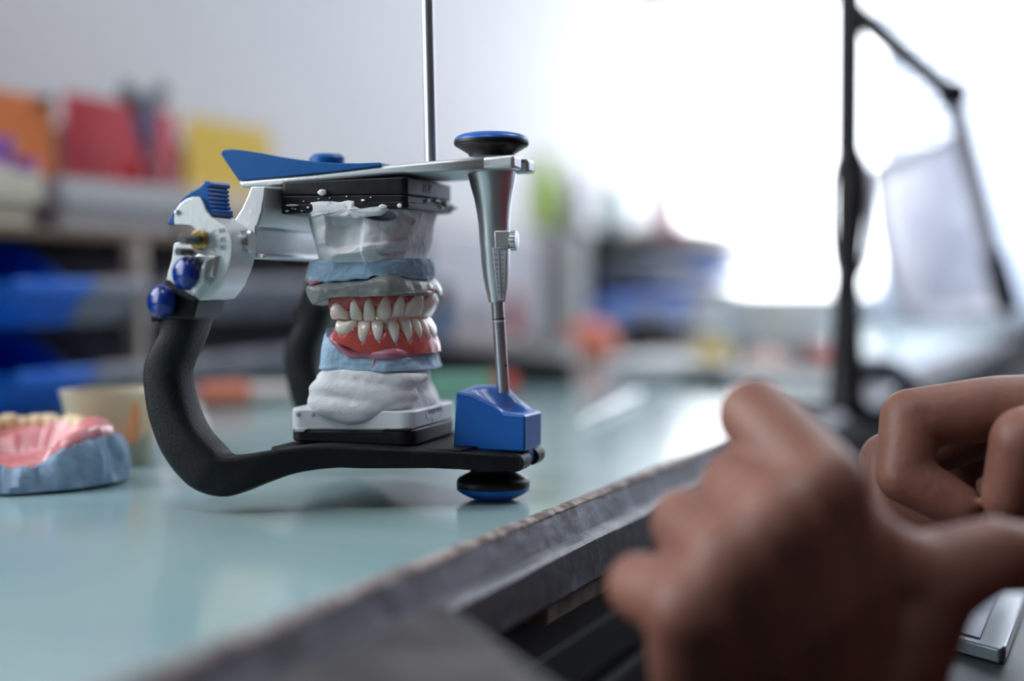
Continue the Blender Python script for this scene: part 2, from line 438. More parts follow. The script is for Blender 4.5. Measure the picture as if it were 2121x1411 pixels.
# rear wall hanging from the arm
w = [(519, 386), (551, 386), (548.5, 410), (543, 440), (535, 466), (530.5, 472), (530.5, 526), (528, 535), (508, 537), (505, 530), (505, 476), (500, 470), (472, 470), (485, 455), (500, 432), (511, 408)]
obj('rear_wall', pprism(w, .030, .060), M['alul'], art, bevel=.0007)
obj('wall_lip', pprism([(524, 526), (548, 526), (548, 536.5), (524, 536.5)], .029, .058), M['alul'], art, bevel=.0006)

# incisal pin: flared sleeve, clamp, scale, lower rod
a0 = pt(1019, 352, 0); a1 = pt(1030, 626, 0); pd = (a1 - a0).normalized(); pl = (a1-a0).length; k = pl/274; pm = PXM(1025, 500, 0)
prof = [(0, 49.5), (.8, 51), (8, 50.5), (22, 47.5), (34, 45), (58, 39), (85, 35), (110, 32.5), (150, 31), (190, 29.5), (220, 27), (245, 23), (262, 19.5), (274, 17.5)]
obj('pin_sleeve', lathe(a0, pd, [(h*k, r*pm) for h, r in prof], 64), M['alu'], art, smooth=50)
b0 = pt(1030, 620, 0); b1 = pt(1043, 815, 0)
obj('pin_rod', rod(b0, b1, 13.2*pm, 32), M['steel'], art)
for t in (.20, .225):
    c = b0.lerp(b1, t); obj('rod_ring', lathe(c, b1-b0, [(0, 13.2*pm), (.00005, 13.9*pm), (.0005, 13.9*pm), (.00055, 13.2*pm)], 32), M['chalk'] if t > .21 else M['steeld'], art)
tow = (CAM - a1); tow.z = 0; tow.normalize()
sd = tow.cross(UP).normalized()*-1        # to the right as seen
if sd.x < 0: sd = -sd
for t in (.205, .70):
    c = b0.lerp(b1, t); o_ = (tow*.80 + sd*.6).normalized()
    obj('rod_mark', lathe(c + o_*13.0*pm, o_, [(0, .00042), (.00025, .00042), (.0003, .0002)], 12), M['ink'], art)
def pinpt(f, off_r, off_t): return a0 + (a1-a0)*f + sd*off_r*pm + tow*off_t*pm
def pinbox(f0, f1, r0, r1, t0, t1):
    bm = bmesh.new(); hexa(bm, [pinpt(f1, r0, t0), pinpt(f1, r1, t0), pinpt(f1, r1, t1), pinpt(f1, r0, t1), pinpt(f0, r0, t0), pinpt(f0, r1, t0), pinpt(f0, r1, t1), pinpt(f0, r0, t1)]); return bm
obj('pin_clamp', pinbox(.462, .60, -1, 30, 5, 37), M['alul'], art, bevel=.0005)
bm = bmesh.new()
f0, f1 = .59, .985
hexa(bm, [pinpt(f1, 1, 4), pinpt(f1, 15, 4), pinpt(f1, 15, 24), pinpt(f1, 1, 24), pinpt(f0, -6, 10), pinpt(f0, 23, 10), pinpt(f0, 23, 34), pinpt(f0, -6, 34)])
sc_ = obj('pin_scale', bm, M['chalk'], art, bevel=.0002)
bm = bmesh.new()
for i in range(9):
    f = .64 + i*.035; tt = lerp(33.3, 25, (f-.59)/.395)
    for r0, r1 in ((-1.5, 2.5), (13, 17)):
        sh = lerp(0, 2.5 if r0 < 0 else -3, (f-.59)/.395)
        v = [pinpt(f, r0+sh, tt), pinpt(f, r1+sh, tt), pinpt(f+.006, r1+sh, tt), pinpt(f+.006, r0+sh, tt)]
        hexa(bm, v + [x + tow*.0003 for x in v])
v0 = [pinpt(.61, 7.2, 32.6), pinpt(.61, 9, 32.6), pinpt(.97, 9, 25.2), pinpt(.97, 7.2, 25.2)]
hexa(bm, v0 + [x + tow*.0003 for x in v0])
obj('scale_marks', bm, M['inkg'], sc_, smooth=10)
# knurled thumb screw
c0 = pinpt(.535, 26, 18); ax = (sd*.93 + tow*.25).normalized()
bm = bmesh.new(); n = 72; x, y, z = basis(ax)
rings = []
for h, r, kn in ((0, 12, 0), (1.5, 19, 0), (3, 21, 1), (14, 21, 1), (16, 19.5, 0), (17, 15, 0)):
    rings.append([c0 + z*(h+6)*pm*.9 + (x*math.cos(2*math.pi*j/n) + y*math.sin(2*math.pi*j/n))*pm*(r - (1.3 if kn and (j//2) % 2 else 0)) for j in range(n)])
loft(bm, rings); obj('thumb_screw', bm, M['alu'], art, smooth=25)

# top knob and front foot: black and blue double cones
def knob(px, rows, bandmat):
    """rows: (py, radius px) from top to bottom"""
    o = pt(px, rows[0][0], 0); mpx = PXM(px, rows[0][0], 0); z0 = o.z
    ax = Vector((0, 0, -1))
    return lathe(o, ax, [((y-rows[0][0])*mpx, r*mpx) for y, r in rows], 64)
obj('top_knob', knob(1018, [(290, 76), (292, 77.5), (299, 77.5), (303, 75), (312, 60), (319, 48), (324, 46)], 0), M['rubber'], art, smooth=50)
obj('knob_cap', knob(1018, [(273, 0), (273.5, 25), (275.5, 45), (279, 62), (283, 71), (287.5, 76), (291, 77), (292, 76)], 0), M['blueb'], art, smooth=50)
obj('front_foot', knob(1022, [(972, 47), (978, 49), (984, 62), (989, 71), (994, 75.5), (999, 76.5), (1007, 76.5), (1008, 76)], 0), M['rubber'], art, smooth=50)
obj('foot_pad', knob(1022, [(1007, 75), (1008, 76.5), (1014, 76), (1020, 68), (1026, 57), (1031, 46), (1033, 40)], 0), M['blueb'], art, smooth=50)

# support rod behind the arm
r0 = pt(893, 340, -.004); r1 = pt(884, -60, -.004)
obj('support_rod', rod(r0, r1, 12.2*PXM(893, 330, -.004), 32), M['steel'], art)

# lower frame: near leg traced, far leg mirrored, base plate between
LG = [((312, 660), (424, 642), .0560), ((316, 690), (414, 684), .0560), ((300, 718), (401, 722), .0560), ((286, 752), (388, 752), .0560), ((283, 790), (383, 780), .0560),
      ((290, 840), (391, 825), .0560), ((304, 890), (406, 870), .0560), ((326, 940), (418, 905), .0560), ((360, 987), (430, 932), .0555), ((402, 1020), (447, 949), .0550),
      ((462, 1032), (480, 948), .0530), ((524, 1010), (530, 940), .0500), ((590, 987), (592, 930), .0450), ((660, 974), (660, 924), .0400), ((760, 968), (760, 928), .0330),
      ((850, 970), (850, 932), .0265), ((950, 974), (950, 936), .0200), ((1040, 978), (1040, 941), .0148), ((1074, 976), (1076, 945), .0130)]
def leg(sign, upto=None, thick=.0155, rows=None):
    rows = rows or LG
    T_ = []
    for l, r, s in rows:
        kx = 24*min(max((930 - r[1])/40, 0), 1)
        ul, zl = uz(*l, s); ur, zr = uz(r[0]-kx, r[1], s); T_.append((ul, zl, ur, zr, s))
    q = spline(T_, 5)
    bm = bmesh.new(); rings = []
    for i, (ul, zl, ur, zr, s) in enumerate(q):
        f = i/(len(q)-1)
        th = lerp(thick*1.15, thick*.62, f)
        ring = []
        ex = lerp(3.0, 7.0, min(max((f-.25)/.35, 0), 1))
        for j in range(28):
            a = 2*math.pi*j/28
            ca, sa = math.cos(a), math.sin(a)
            x = .5 + .5*math.copysign(abs(ca)**(2/ex), ca); y = .5 - .5*math.copysign(abs(sa)**(2/ex), sa)
            ring.append(W(lerp(ul, ur, x), sign*(s - th*y) , lerp(zl, zr, x)))
        rings.append(ring)
    loft(bm, rings)
    return bm
obj('leg', leg(1), M['black'], art, smooth=60, label='black curved leg nearer the front edge')
obj('leg', leg(-1), M['black'], art, smooth=60)
zb = uz(720, 921, .022)[1]
uL = uz(560, 930, .03)[0]; uR = uz(1060, 945, .012)[0]
bm = bmesh.new()
loft(bm, [[W(u, s_, zb-.0005), W(u, -s_, zb-.0005), W(u, -s_, zb-.0065), W(u, s_, zb-.0065)] for u, s_ in ((uL, .030), (uL+.03, .029), (uL+.06, .019), (uR-.012, .0115))])
obj('base_plate', bm, M['black'], art, bevel=.0008)
# fork ends of the base
u_end = uz(1086, 950, .0125)[0]
for s0, s1 in ((.0130, .0040), (-.0040, -.0115)):
    bm = bmesh.new(); z1_ = uz(1080, 941, .0125)[1]; z0_ = uz(1080, 978, .0125)[1]; ua = uR - .016; rings = []
    for i in range(9):
        a = -math.pi/2 + math.pi*i/8; h = (z1_-z0_)/2
        rings.append((u_end - h + h*math.cos(a), (z0_+z1_)/2 + h*math.sin(a)))
    pr = [(ua, z0_)] + rings + [(ua, z1_)]
    prism([W(u, s0, z) for u, z in pr], -NV*(s0-s1), bm)
    obj('base_fork', bm, M['black'], art, bevel=.0009, smooth=50)

# collar, blue discs, condyle housing on the near side (the far side mirrored)
def Zp(pts): return [Z2(*p) for p in pts]
S_H, T_H = .0565, .0150
def condyle(mirror):
    P = art
    def add(name, bm, m, **k):
        if mirror:
            for v in bm.verts:
                d = (v.co - AO).dot(NV); v.co -= NV*2*d
        return obj(name, bm, m, P, **k)
    body = Zp([(395, 412), (394, 360), (400, 315), (413, 280), (440, 244), (490, 206), (540, 189), (585, 186), (608, 196), (632, 235), (656, 300), (690, 350), (740, 392), (800, 428), (838, 478), (860, 525), (868, 575), (862, 650),
               (850, 720), (828, 790), (800, 850), (780, 905), (740, 960), (690, 1020), (590, 1032), (330, 862), (345, 800), (362, 740), (376, 690), (385, 620), (390, 576), (400, 563), (430, 556), (480, 562), (530, 582), (570, 604), (610, 606),
               (640, 588), (652, 555), (648, 518), (628, 490), (600, 478), (572, 458), (548, 432), (520, 418), (470, 413)])
    add('condyle_housing', pprism(body, S_H, T_H), M['alul'], bevel=.0006, smooth=30)
    # raised shoulder on the rim towards the cast
    rim = Zp([(868, 560), (985, 556), (975, 640), (965, 740), (930, 800), (890, 850), (830, 895), (760, 960), (700, 1020), (690, 1018), (740, 960), (790, 880), (835, 790), (860, 700)])
    add('housing_rim', pprism([(x-26, y) for x, y in rim], S_H-.0075, .0085), M['alul'], bevel=.0005)
    # slanted lock block with a dark facet
    bm = bmesh.new(); A = [onS(*Z2(*p), S_H) for p in ((555, 915), (735, 660), (712, 850), (690, 905), (592, 1030))]
    Bt = [onS(*Z2(*p), S_H) + NV*.004 for p in ((590, 905), (704, 705), (700, 835), (690, 880), (600, 985))]
    loft(bm, [A, Bt]); add('lock_block', bm, M['alu'], bevel=.0004, smooth=20)
    bm = bmesh.new(); A = [onS(*Z2(*p), S_H) for p in ((490, 700), (620, 640), (770, 660), (735, 850), (640, 800), (560, 880))]
    Bt = [v.lerp(A[5].lerp(A[1], .5), .12) + NV*.0016 for v in A]
    loft(bm, [A, Bt]); add('pivot_flange', bm, M['alu'], bevel=.0004, smooth=20)
    # blue lever with ridges
    lev = Zp([(340, 400), (348, 416), (396, 414), (398, 360), (404, 312), (416, 278), (442, 242), (490, 204), (540, 187), (588, 184), (640, 238), (664, 292), (700, 340), (716, 345), (712, 320), (690, 312), (672, 285), (690, 270), (668, 258), (668, 225), (664, 205), (664, 170), (664, 140),
              (662, 110), (668, 70), (655, 58), (638, 62), (628, 82), (612, 96), (598, 112), (580, 118), (560, 132), (540, 138), (515, 156), (480, 180), (445, 214), (415, 255), (390, 298), (368, 345), (350, 380)])
    add('lever', pprism(lev, S_H-.001, .0125), M['blue'], bevel=.0004, smooth=25)
    for i, (x, y, r) in enumerate(((668, 82, 22), (664, 128, 15), (664, 163, 15), (666, 198, 15), (670, 233, 15), (677, 266, 15), (690, 305, 21))):
        c = onS(*Z2(x, y), S_H-.001); rr = r*PXM(430, 400, S_H)/3.92
        add('lever_ridge', rod(c, c - NV*.0125, rr, 20), M['blueb'])
    # screws, pins, bushing
    c = onS(*Z2(422, 315), S_H); rr = 22*PXM(370, 440, S_H)/3.92
    add('screw', lathe(c - NV*.0005, NV, [(0, rr), (.0007, rr), (.0012, rr*.8), (.0013, rr*.3), (.0007, rr*.2), (.0006, 0)], 24), M['steel'])
    c = onS(*Z2(608, 540), S_H)
    add('bushing', lathe(c - NV*.004, NV, [(0, .0016), (0, .0030), (.0052, .0030), (.0056, .0026), (.0056, .0017)], 32), M['brass'])
    add('condyle_pin', rod(c - NV*.02, c + NV*.0105, .00150, 24), M['steeld'])
    c = onS(*Z2(520, 636), S_H)
    add('stop_pin', rod(c - NV*.004, c + NV*.0068, .00118, 24), M['steeld'])
    # axle to the rear wall
    c = onS(*Z2(985, 548), .0465)
    add('axle', lathe(c - AV*.010, AV, [(0, .0030), (0, .0034), (.0112, .0034), (.0118, .0029)], 32), M['steel'])
    # blue discs
    for (x, y, rx, ry) in ((470, 808, 118, 137), (268, 1036, 108, 136)):
        c = onS(*Z2(x, y), S_H+.004); mp = PXM(350, 570, S_H)/3.92; r = ry*mp
        axd = (NV*.86 - AV*.45 + UP*.05).normalized()
        add('blue_disc', lathe(c - axd*.004, axd, [(-.006, r*.35), (0, r*.4), (.0008, r*.86), (.002, r*.98), (.0032, r), (.0046, r*.93), (.0056, r*.72), (.0062, r*.4), (.0064, 0)], 48), M['knobblue'], smooth=60)
    # collar
    col = Zp([(318, 868), (345, 880), (520, 1010), (585, 1022), (550, 1164), (540, 1185), (400, 1178), (240, 1180), (205, 1215), (205, 1150), (240, 1090)])
    add('collar', pprism(col, S_H+.0008, .0175), M['rubber'], bevel=.0012)
    kn = Zp([(300, 880), (320, 858), (360, 900), (560, 1010), (580, 1032), (520, 1030), (360, 960)])
    add('collar_edge', pprism(kn, S_H+.0014, .016), plain('knurled_black', (.02, .02, .022), .6, bump=1.0, bscale=1600), bevel=.0004)
condyle(False); condyle(True)
# scale lines and numbers on the near housing
bm = bmesh.new(); cc = (615, 548)
for i in range(13):
    a = math.radians(-38 + i*6.2); r0, r1 = (92, 150 if i % 3 == 0 else 128)
    d = Vector((math.cos(a), math.sin(a))); nn = Vector((-d.y, d.x))*2.0
    P4 = [Vector(cc)+d*r0-nn, Vector(cc)+d*r1-nn, Vector(cc)+d*r1+nn, Vector(cc)+d*r0+nn]
    v = [onS(*Z2(*p), S_H) for p in P4]; hexa(bm, v + [x + NV*.00012 for x in v])
obj('scale_lines', bm, M['inkg'], art, smooth=10)
for txt, x, y, rt in (('60', 782, 463, .35), ('45', 792, 537, .12), ('30', 787, 603, -.1)):
    text_mesh('scale_number', txt, .0021, onS(*Z2(x, y), S_H), AV*math.cos(rt)+UP*math.sin(-rt)*-1*0 + UP*0.05, UP, M['inkg'], art)

# blue incisal table
sN, sF = .0095, -.0095
u0 = uz(937, 880, sN)[0]; u1 = uz(1087, 880, sN)[0]
zbot = uz(1010, 934, sN)[1]
topN = [(0, uz(944, 812, sN)[1]), (.22, uz(972, 818, sN)[1]), (.55, uz(1018, 842, sN)[1]), (.68, uz(1040, 857, sN)[1]), (1, uz(1085, 861, sN)[1])]
topF = [(0, uz(1000, 797, sF)[1]), (.35, uz(1040, 797, sF)[1]), (.5, uz(1052, 801, sF)[1]), (.7, uz(1078, 827, sF)[1]), (.86, uz(1092, 845, sF)[1]), (1, uz(1112, 853, sF)[1])]
bm = bmesh.new(); NU, NS = 28, 16
G = []
um = uz(1036, 838, 0)[0]
for i in range(NU+1):
    row = []
    for j in range(NS+1):
        fu, fs = i/NU, j/NS
        z = lerp(interp(topN, fu), interp(topF, fu), fs)
        u = lerp(u0 + .0012*(1-0), u1, fu); s = lerp(sN, sF, fs)
        d = math.hypot((u-um)/.0085, (s-.0005)/.0062)
        if d < 1: z -= .0052*(1-d)**.8
        row.append(bm.verts.new(W(u, s, z)))
    G.append(row)
for i in range(NU):
    for j in range(NS): bm.faces.new((G[i][j], G[i+1][j], G[i+1][j+1], G[i][j+1]))
bord = [G[i][0] for i in range(NU+1)] + [G[NU][j] for j in range(1, NS+1)] + [G[i][NS] for i in range(NU-1, -1, -1)] + [G[0][j] for j in range(NS-1, 0, -1)]
low = []
for v in bord:
    w_ = v.co - AO; u = w_.dot(AV); u = u0 - .0010 + (u-u0)*1.0 if u < u0+.003 else u
    low.append(bm.verts.new(W(u, w_.dot(NV), zbot)))
for i in range(len(bord)):
    k = (i+1) % len(bord); bm.faces.new((bord[i], bord[k], low[k], low[i]))
bm.faces.new(low)
it = obj('incisal_table', bm, M['blueb'], art, bevel=.0006, smooth=28)
bm = bmesh.new(); fbox(bm, W, u1-.012, u1-.0006, .0036, -.0032, uz(1080, 957, 0)[1], zbot+.001)
obj('table_tongue', bm, M['blueb'], art, bevel=.0008)

# plates fixed to the articulator
def slab(pxL, pxR, yTL, yTR, yBL, yBR, s0, s1, cr=.004, chR=0):
    """rounded block whose near face is traced in the plane s0"""
    uL, zTL = uz(pxL, yTL, s0); uR, zTR = uz(pxR, yTR, s0); zBL = uz(pxL, yBL, s0)[1]; zBR = uz(pxR, yBR, s0)[1]
    pl = []
    for (cu, cs, a0_) in ((uL+cr, s0-cr, 90), (uL+cr, s1+cr, 180), (uR-cr, s1+cr, 270), (uR-cr, s0-cr, 0)):
        for i in range(7):
            a = math.radians(a0_ + i*15); pl.append((cu + cr*math.cos(a), cs + cr*math.sin(a)))
    fz = lambda u, A, Bz: lerp(A, Bz, (u-uL)/(uR-uL))
    bm = bmesh.new()
    loft(bm, [[W(u, s, fz(u, zBL, zBR)) for u, s in pl], [W(u, s, fz(u, zTL, zTR)) for u, s in pl]])
    return bm
S_P = .0215
# right end given as the near corner; its far end follows from the depth
upl = obj('upper_mounting_plate', slab(579, 841, 378, 366, 405, 402.5, S_P, -S_P, .0022), M['bplate'], art, bevel=.0005)
obj('lower_mounting_plate', slab(597, 852, 892, 892, 914, 925, S_P, -S_P, .0045), M['bplate'], art, bevel=.0006)
cT = (W(uz(841, 385, S_P)[0], 0, uz(841, 384, S_P)[1]))
text_mesh('top_lettering', 'TOP', .0046, W(uz(841, 385, S_P)[0]+.00006, .003, uz(841, 383, S_P)[1]), -NV, UP, plain('dark_engraving', (.006, .006, .007), .5), upl, .0001)

# ------------------------------------------------------------------ plaster casts and dentures
def se_curve(seg, e=None, aspect=1.0):
    """angles that step evenly round a superellipse"""
    pts = []
    for i in range(3601):
        a = 2*math.pi*i/3600; ca, sa = math.cos(a), math.sin(a); ee = e if e else lerp(5.0, 2.1, .5+.5*ca)
        pts.append((aspect*math.copysign(abs(ca)**(2/ee), ca), math.copysign(abs(sa)**(2/ee), sa), a))
    L = [0]
    for p, q in zip(pts, pts[1:]): L.append(L[-1] + math.hypot(p[0]-q[0], p[1]-q[1]))
    out = []; k = 0
    for j in range(seg):
        t = L[-1]*j/seg
        while L[k+1] < t: k += 1
        f = (t-L[k])/max(L[k+1]-L[k], 1e-12); out.append(lerp(pts[k][2], pts[k+1][2], f))
    return out
def blob(rows, hs, ex=2.6, seg=96, sub=5, fn=None, cut=(), amp=0.0, freq=150, seed=0, warp=None, arch=False, rounded=True, amp2=0.0, freq2=600):
    """rows: (py, x left, x right[, half width]) silhouettes, top or bottom first; lofted superellipse body with facets and grain"""
    T_ = []
    for r in rows:
        h = r[3] if len(r) > 3 else hs
        ul, zl = uz(r[1], r[0], .7*h); ur, zr = uz(r[2], r[0], -.7*h if not arch else -.15*h)
        T_.append(((zl+zr)/2, ul, ur, h))
    q = spline(T_, sub)
    rings = []; angs = se_curve(seg, None if arch else ex)
    for i, (z, ul, ur, h) in enumerate(q):
        uc, hu = (ul+ur)/2, (ur-ul)/2; ring = []
        for j in range(seg):
            a = angs[j]; ca, sa = math.cos(a), math.sin(a)
            e = ex
            if arch: e = lerp(5.0, 2.1, .5+.5*ca)
            u = uc + hu*math.copysign(abs(ca)**(2/e), ca); s = h*math.copysign(abs(sa)**(2/e), sa)
            p = Vector((u, s, z))
            for (n_, d_) in cut:                      # carved flats
                n_ = Vector(n_).normalized(); dd = p.dot(n_) - d_
                if dd > 0: p -= n_*dd*.92
            out = Vector((ca, sa, 0))
            p += out*(amp*nz(p, freq, seed) + amp2*nz(p, freq2, seed+9))
            if fn: p += fn(p, ca, sa)
            if warp: p.z += warp(p.x, p.y, p.z, (p.x-uc)/hu, i/(len(q)-1))
            ring.append(W(p.x, p.y, p.z))
        rings.append(ring)
    bm = bmesh.new(); loft(bm, rings)
    return bm
def at_s(px, py, s): return uz(px, py, s)
# --- upper cast
uc_ = thing('upper_jaw_cast', 'upper plaster cast with black plate and pale blue stone hanging from the articulator arm', 'dental cast', W(uz(765, 480, 0)[0], 0, uz(765, 405, 0)[1]))
obj('mounting_plate', slab(579, 841, 405.8, 403.3, 444, 430.5, S_P, -S_P, .0022), M['bplate'], uc_, bevel=.0004)
# second plate layer with a rough lower lip
bm = slab(578, 842, 424, 417, 443, 429.5, S_P+.0005, -S_P-.0005, .0022)
obj('plate_lip', bm, M['bplate'], uc_, bevel=.0003)
bm = bmesh.new(); rnd = random.Random(4)
uR_ = uz(842, 420, S_P)[0]
for i in range(26):                                    # torn flakes on the front of the plate
    s_ = rnd.uniform(-.02, .008); z_ = uz(842, 424, 0)[1] + rnd.uniform(-.0013, .0012); L = rnd.uniform(.0015, .006); h = rnd.uniform(.0002, .0006); o_ = rnd.uniform(.0003, .0012)
    hexa(bm, [W(uR_, s_, z_), W(uR_+o_, s_-L*.2, z_), W(uR_+o_*.6, s_-L, z_+h), W(uR_, s_-L, z_), W(uR_, s_, z_+h), W(uR_+o_, s_-L*.3, z_+h), W(uR_+o_*.5, s_-L, z_+h*2), W(uR_, s_-L, z_+h)])
obj('torn_flakes', bm, plain('torn_black_plastic', (.06, .062, .068), .4), uc_, smooth=15)
up_rows = [(428, 655, 905, .0190), (437, 624, 914, .0196), (455, 631, 911, .0202), (478, 637, 907, .0206), (500, 645, 903, .0209), (518, 650, 897, .0210), (532, 653, 894, .0208), (545, 660, 892, .0196)]
u_a = lambda px, py=480, s=.02: uz(px, py, s)[0]
UA, UB = u_a(640), u_a(880, 480, -.002)
ZA, ZB = uz(700, 430, .02)[1], uz(700, 540, .02)[1]
def sm01(a, b, x):
    t = min(max((x-a)/(b-a), 0), 1); return t*t*(3-2*t)
def carve(p, ca, sa):
    x = lerp(640, 880, (p.x-UA)/(UB-UA)); y = lerp(430, 540, (p.z-ZA)/(ZB-ZA))
    near = sm01(-.1, .6, sa + .25*sm01(-.3, .9, ca))
    d = 0.0
    d += .0013*(1-sm01(442, 470, y))*sm01(635, 650, x)*(1-sm01(735, 800, x))
    d += .0012*sm01(625, 690, x)*(1-sm01(690, 697, x))*(1-sm01(505, 515, y+(x-640)*.05))
    b = sm01(692, 700, x)*(1-sm01(772, 784, x)); yb = 478 + 44*math.sqrt(max(0, 1-((x-738)/52)**2))
    d -= .0022*b*(1-sm01(yb-4, yb+4, y))*(1-((x-738)/75)**2)
    d += .0010*sm01(784, 790, x)*(1-sm01(800, 830, x))
    h = math.hypot((x-820)/44, (y-443-(x-820)*.12)/15); d -= .0045*(1-sm01(.55, 1.0, h))
    h = math.hypot((x-874)/11, (y-452)/17); d -= .0035*(1-sm01(.4, 1.0, h))
    yd = 520 - (x-700)*.10
    d += .0012*sm01(yd-8, yd+2, y)*(1-sm01(yd+10, yd+22, y))*sm01(690, 720, x)
    h = math.hypot((x-846)/26, (y-524)/9); d -= .0020*(1-sm01(.5, 1.0, h))
    d -= .0012*(1-sm01(0, 10, abs(y-(500-(x-850)*.55))))*sm01(845, 860, x)
    return Vector((0, 1, 0))*d*near
cuts = [((.62, .8, .10), .0128*.8 + .62*u_a(860) + .10*.088), ((.95, .3, -.35), .95*u_a(897) + .3*.004 - .35*.092)]
obj('plaster', blob(up_rows, .02, ex=3.6, sub=12, seg=320, cut=cuts, amp=.0006, freq=120, seed=2, amp2=.00022, freq2=420, fn=carve), M['plaster'], uc_, smooth=180)
# plaster spilled up over the plate, and spots of it
def patch(pts, s, th, seed=0, m=None, parent=None, name='plaster_spill', warpx=1.2):
    """an irregular raised patch lying on the plane s"""
    out = []
    n = len(pts)
    for i in range(n):
        a, b = Vector(pts[i]), Vector(pts[(i+1) % n]); L = (b-a).length; k = max(int(L/3), 1)
        for j in range(k):
            p = a.lerp(b, j/k); out.append((p.x + warpx*nz((p.x*.3, p.y*.3, seed), 1.0, seed), p.y + warpx*nz((p.x*.3, p.y*.3, seed+5), 1.0, seed)))
    c = Vector((sum(p[0] for p in out)/len(out), sum(p[1] for p in out)/len(out)))
    bm = bmesh.new(); rings = []
    for f, h in ((1, -.0004), (1, .25), (.93, .7), (.7, 1.0), (.35, 1.05)):
        rings.append([onS(c.x+(x-c.x)*f, c.y+(y-c.y)*f, s + (h*th*(1 + .7*nz(((c.x+(x-c.x)*f)*.07, (c.y+(y-c.y)*f)*.07, 0), 1.0, seed+2)) if h > 0 else h)) for x, y in out])
    loft(bm, rings); return obj(name, bm, m or M['plaster'], parent, smooth=50)
patch([(643, 420), (662, 417), (690, 417), (705, 419), (720, 415), (734, 417), (736, 427), (745, 432), (775, 431), (800, 426), (806, 434), (790, 446), (740, 452), (690, 450), (645, 448), (640, 436)], S_P, .0010, 1, None, uc_)
for i, (x, y, rx, ry) in enumerate(((667, 398.5, 10, 6.5), (605, 425.5, 14, 2.2), (793, 428, 9, 5), (828, 426, 5.5, 5), (752, 415, 5, 2.4), (595, 437, 4, 2), (612, 433, 3, 1.6), (638, 430, 3, 2.2), (683, 410, 2, 1.2), (718, 407, 2, 1.5), (768, 409, 2, 1.5), (629, 417, 1.6, 1.2), (660, 412, 2, 1), (606, 432, 2, 1.4), (625, 437, 3, 1.4))):
    patch([(x+rx*math.cos(t*.7), y+ry*math.sin(t*.7)) for t in range(9)], S_P+.0004, .0007 if i else .0011, i+3, None, uc_, 'plaster_spot', .25*min(rx, ry)+.2)
# blue stone
def warp_us(u, s, z, f, t):
    w = max(0, (t-.55)/.45)
    px_u = (u - u_a(640, 560, .014))/(u_a(885, 560, -.002) - u_a(640, 560, .014))
    tab = [(0, .0), (.15, .0), (.25, -.0006), (.33, .0006), (.45, .0004), (.55, .0016), (.66, .0016), (.7, .003), (.9, .0030), (1, .0012)]
    return w*(interp(tab, px_u) + .0004*nz((u, s, 0), 320, 3))
us_rows = [(536, 655, 893, .0178), (541, 641, 895, .0195), (548, 637, 896, .02), (562, 635, 895, .02), (574, 636, 893, .02), (584, 638, 892, .0198), (587, 652, 886, .018)]
obj('blue_stone', blob(us_rows, .02, sub=6, seg=220, amp=.0007, freq=150, seed=7, amp2=.00025, freq2=700, warp=warp_us, arch=True), M['stone'], uc_, smooth=60)

# --- teeth
def arch_pt(phi, uc, A, Bs): return uc + A*math.cos(phi), Bs*math.sin(phi)
def solve_phi(px, py, uc, A, Bs):
    best = None
    for i in range(0, 2400):
        ph = math.radians(-30 + i*.065)
        u, s = arch_pt(ph, uc, A, Bs); p = W(u, s, 0)
        x = IW/2 + F*p.x/p.y
        if best is None or abs(x-px) < best[0]: best = (abs(x-px), ph)
    return best[1]
def tooth(phi, uc, A, Bs, znk, ztip, width, depth, lower, kind, lean=0.0):
    """crown from neck znk to edge ztip; width along the arch"""
    u, s = arch_pt(phi, uc, A, Bs)
    tdir = Vector((-A*math.sin(phi), Bs*math.cos(phi))).normalized(); odir = Vector((tdir.y, -tdir.x))
    if odir.dot(Vector((math.cos(phi), math.sin(phi)))) < 0: odir = -odir
    H = ztip - znk
    if kind == 'molar': tab = [(-.25, .60, .75), (0, .72, .9), (.15, .84, 1.0), (.4, .97, 1.06), (.65, 1.0, 1.03), (.85, .97, .95), (.96, .88, .82), (1, .72, .62)]
    elif kind == 'canine': tab = [(-.25, .50, .8), (0, .62, .95), (.15, .76, 1.06), (.4, .92, 1.05), (.65, 1.0, .9), (.82, .93, .7), (.94, .70, .45), (1, .36, .25)]
    else: tab = [(-.25, .60, .85), (0, .72, 1.0), (.15, .83, 1.08), (.4, .94, 1.0), (.65, .99, .80), (.85, 1.0, .52), (.95, .95, .36), (1, .84, .24)]
    bm = bmesh.new(); rings = []
    for t, wf, df in tab:
        z = znk + H*t; ring = []
        for j in range(24):
            a = 2*math.pi*j/24; ca, sa = math.cos(a), math.sin(a); e = 2.7
            x = width/2*wf*math.copysign(abs(ca)**(2/e), ca); y = depth/2*df*math.copysign(abs(sa)**(2/e), sa)
            bulge = .0004*math.sin(math.pi*min(max(t, 0), 1))
            zz = z
            if kind == 'molar' and t > .8: zz += H*.07*math.cos(2*math.pi*x/width)*(-1)
            if t < .05: zz -= H*.10*(abs(x)/(width/2))**2*(-1 if False else -1)*0
            off = -depth*.30 + y + bulge + lean*t
            q_ = Vector((u, s)) + tdir*x + odir*off
            ring.append(W(q_.x, q_.y, zz))
        rings.append(ring)
    loft(bm, rings); return bm
def pxw(phi, uc, A, Bs, wpx):
    """real width along the arch that spans wpx pixels"""
    d = .001; u, s = arch_pt(phi, uc, A, Bs); t = Vector((-A*math.sin(phi), Bs*math.cos(phi))).normalized()
    p = W(u, s, 0); q_ = W(u+t.x*d, s+t.y*d, 0)
    k_ = abs(F*q_.x/q_.y - F*p.x/p.y)/d
    return wpx/max(k_, 1500)
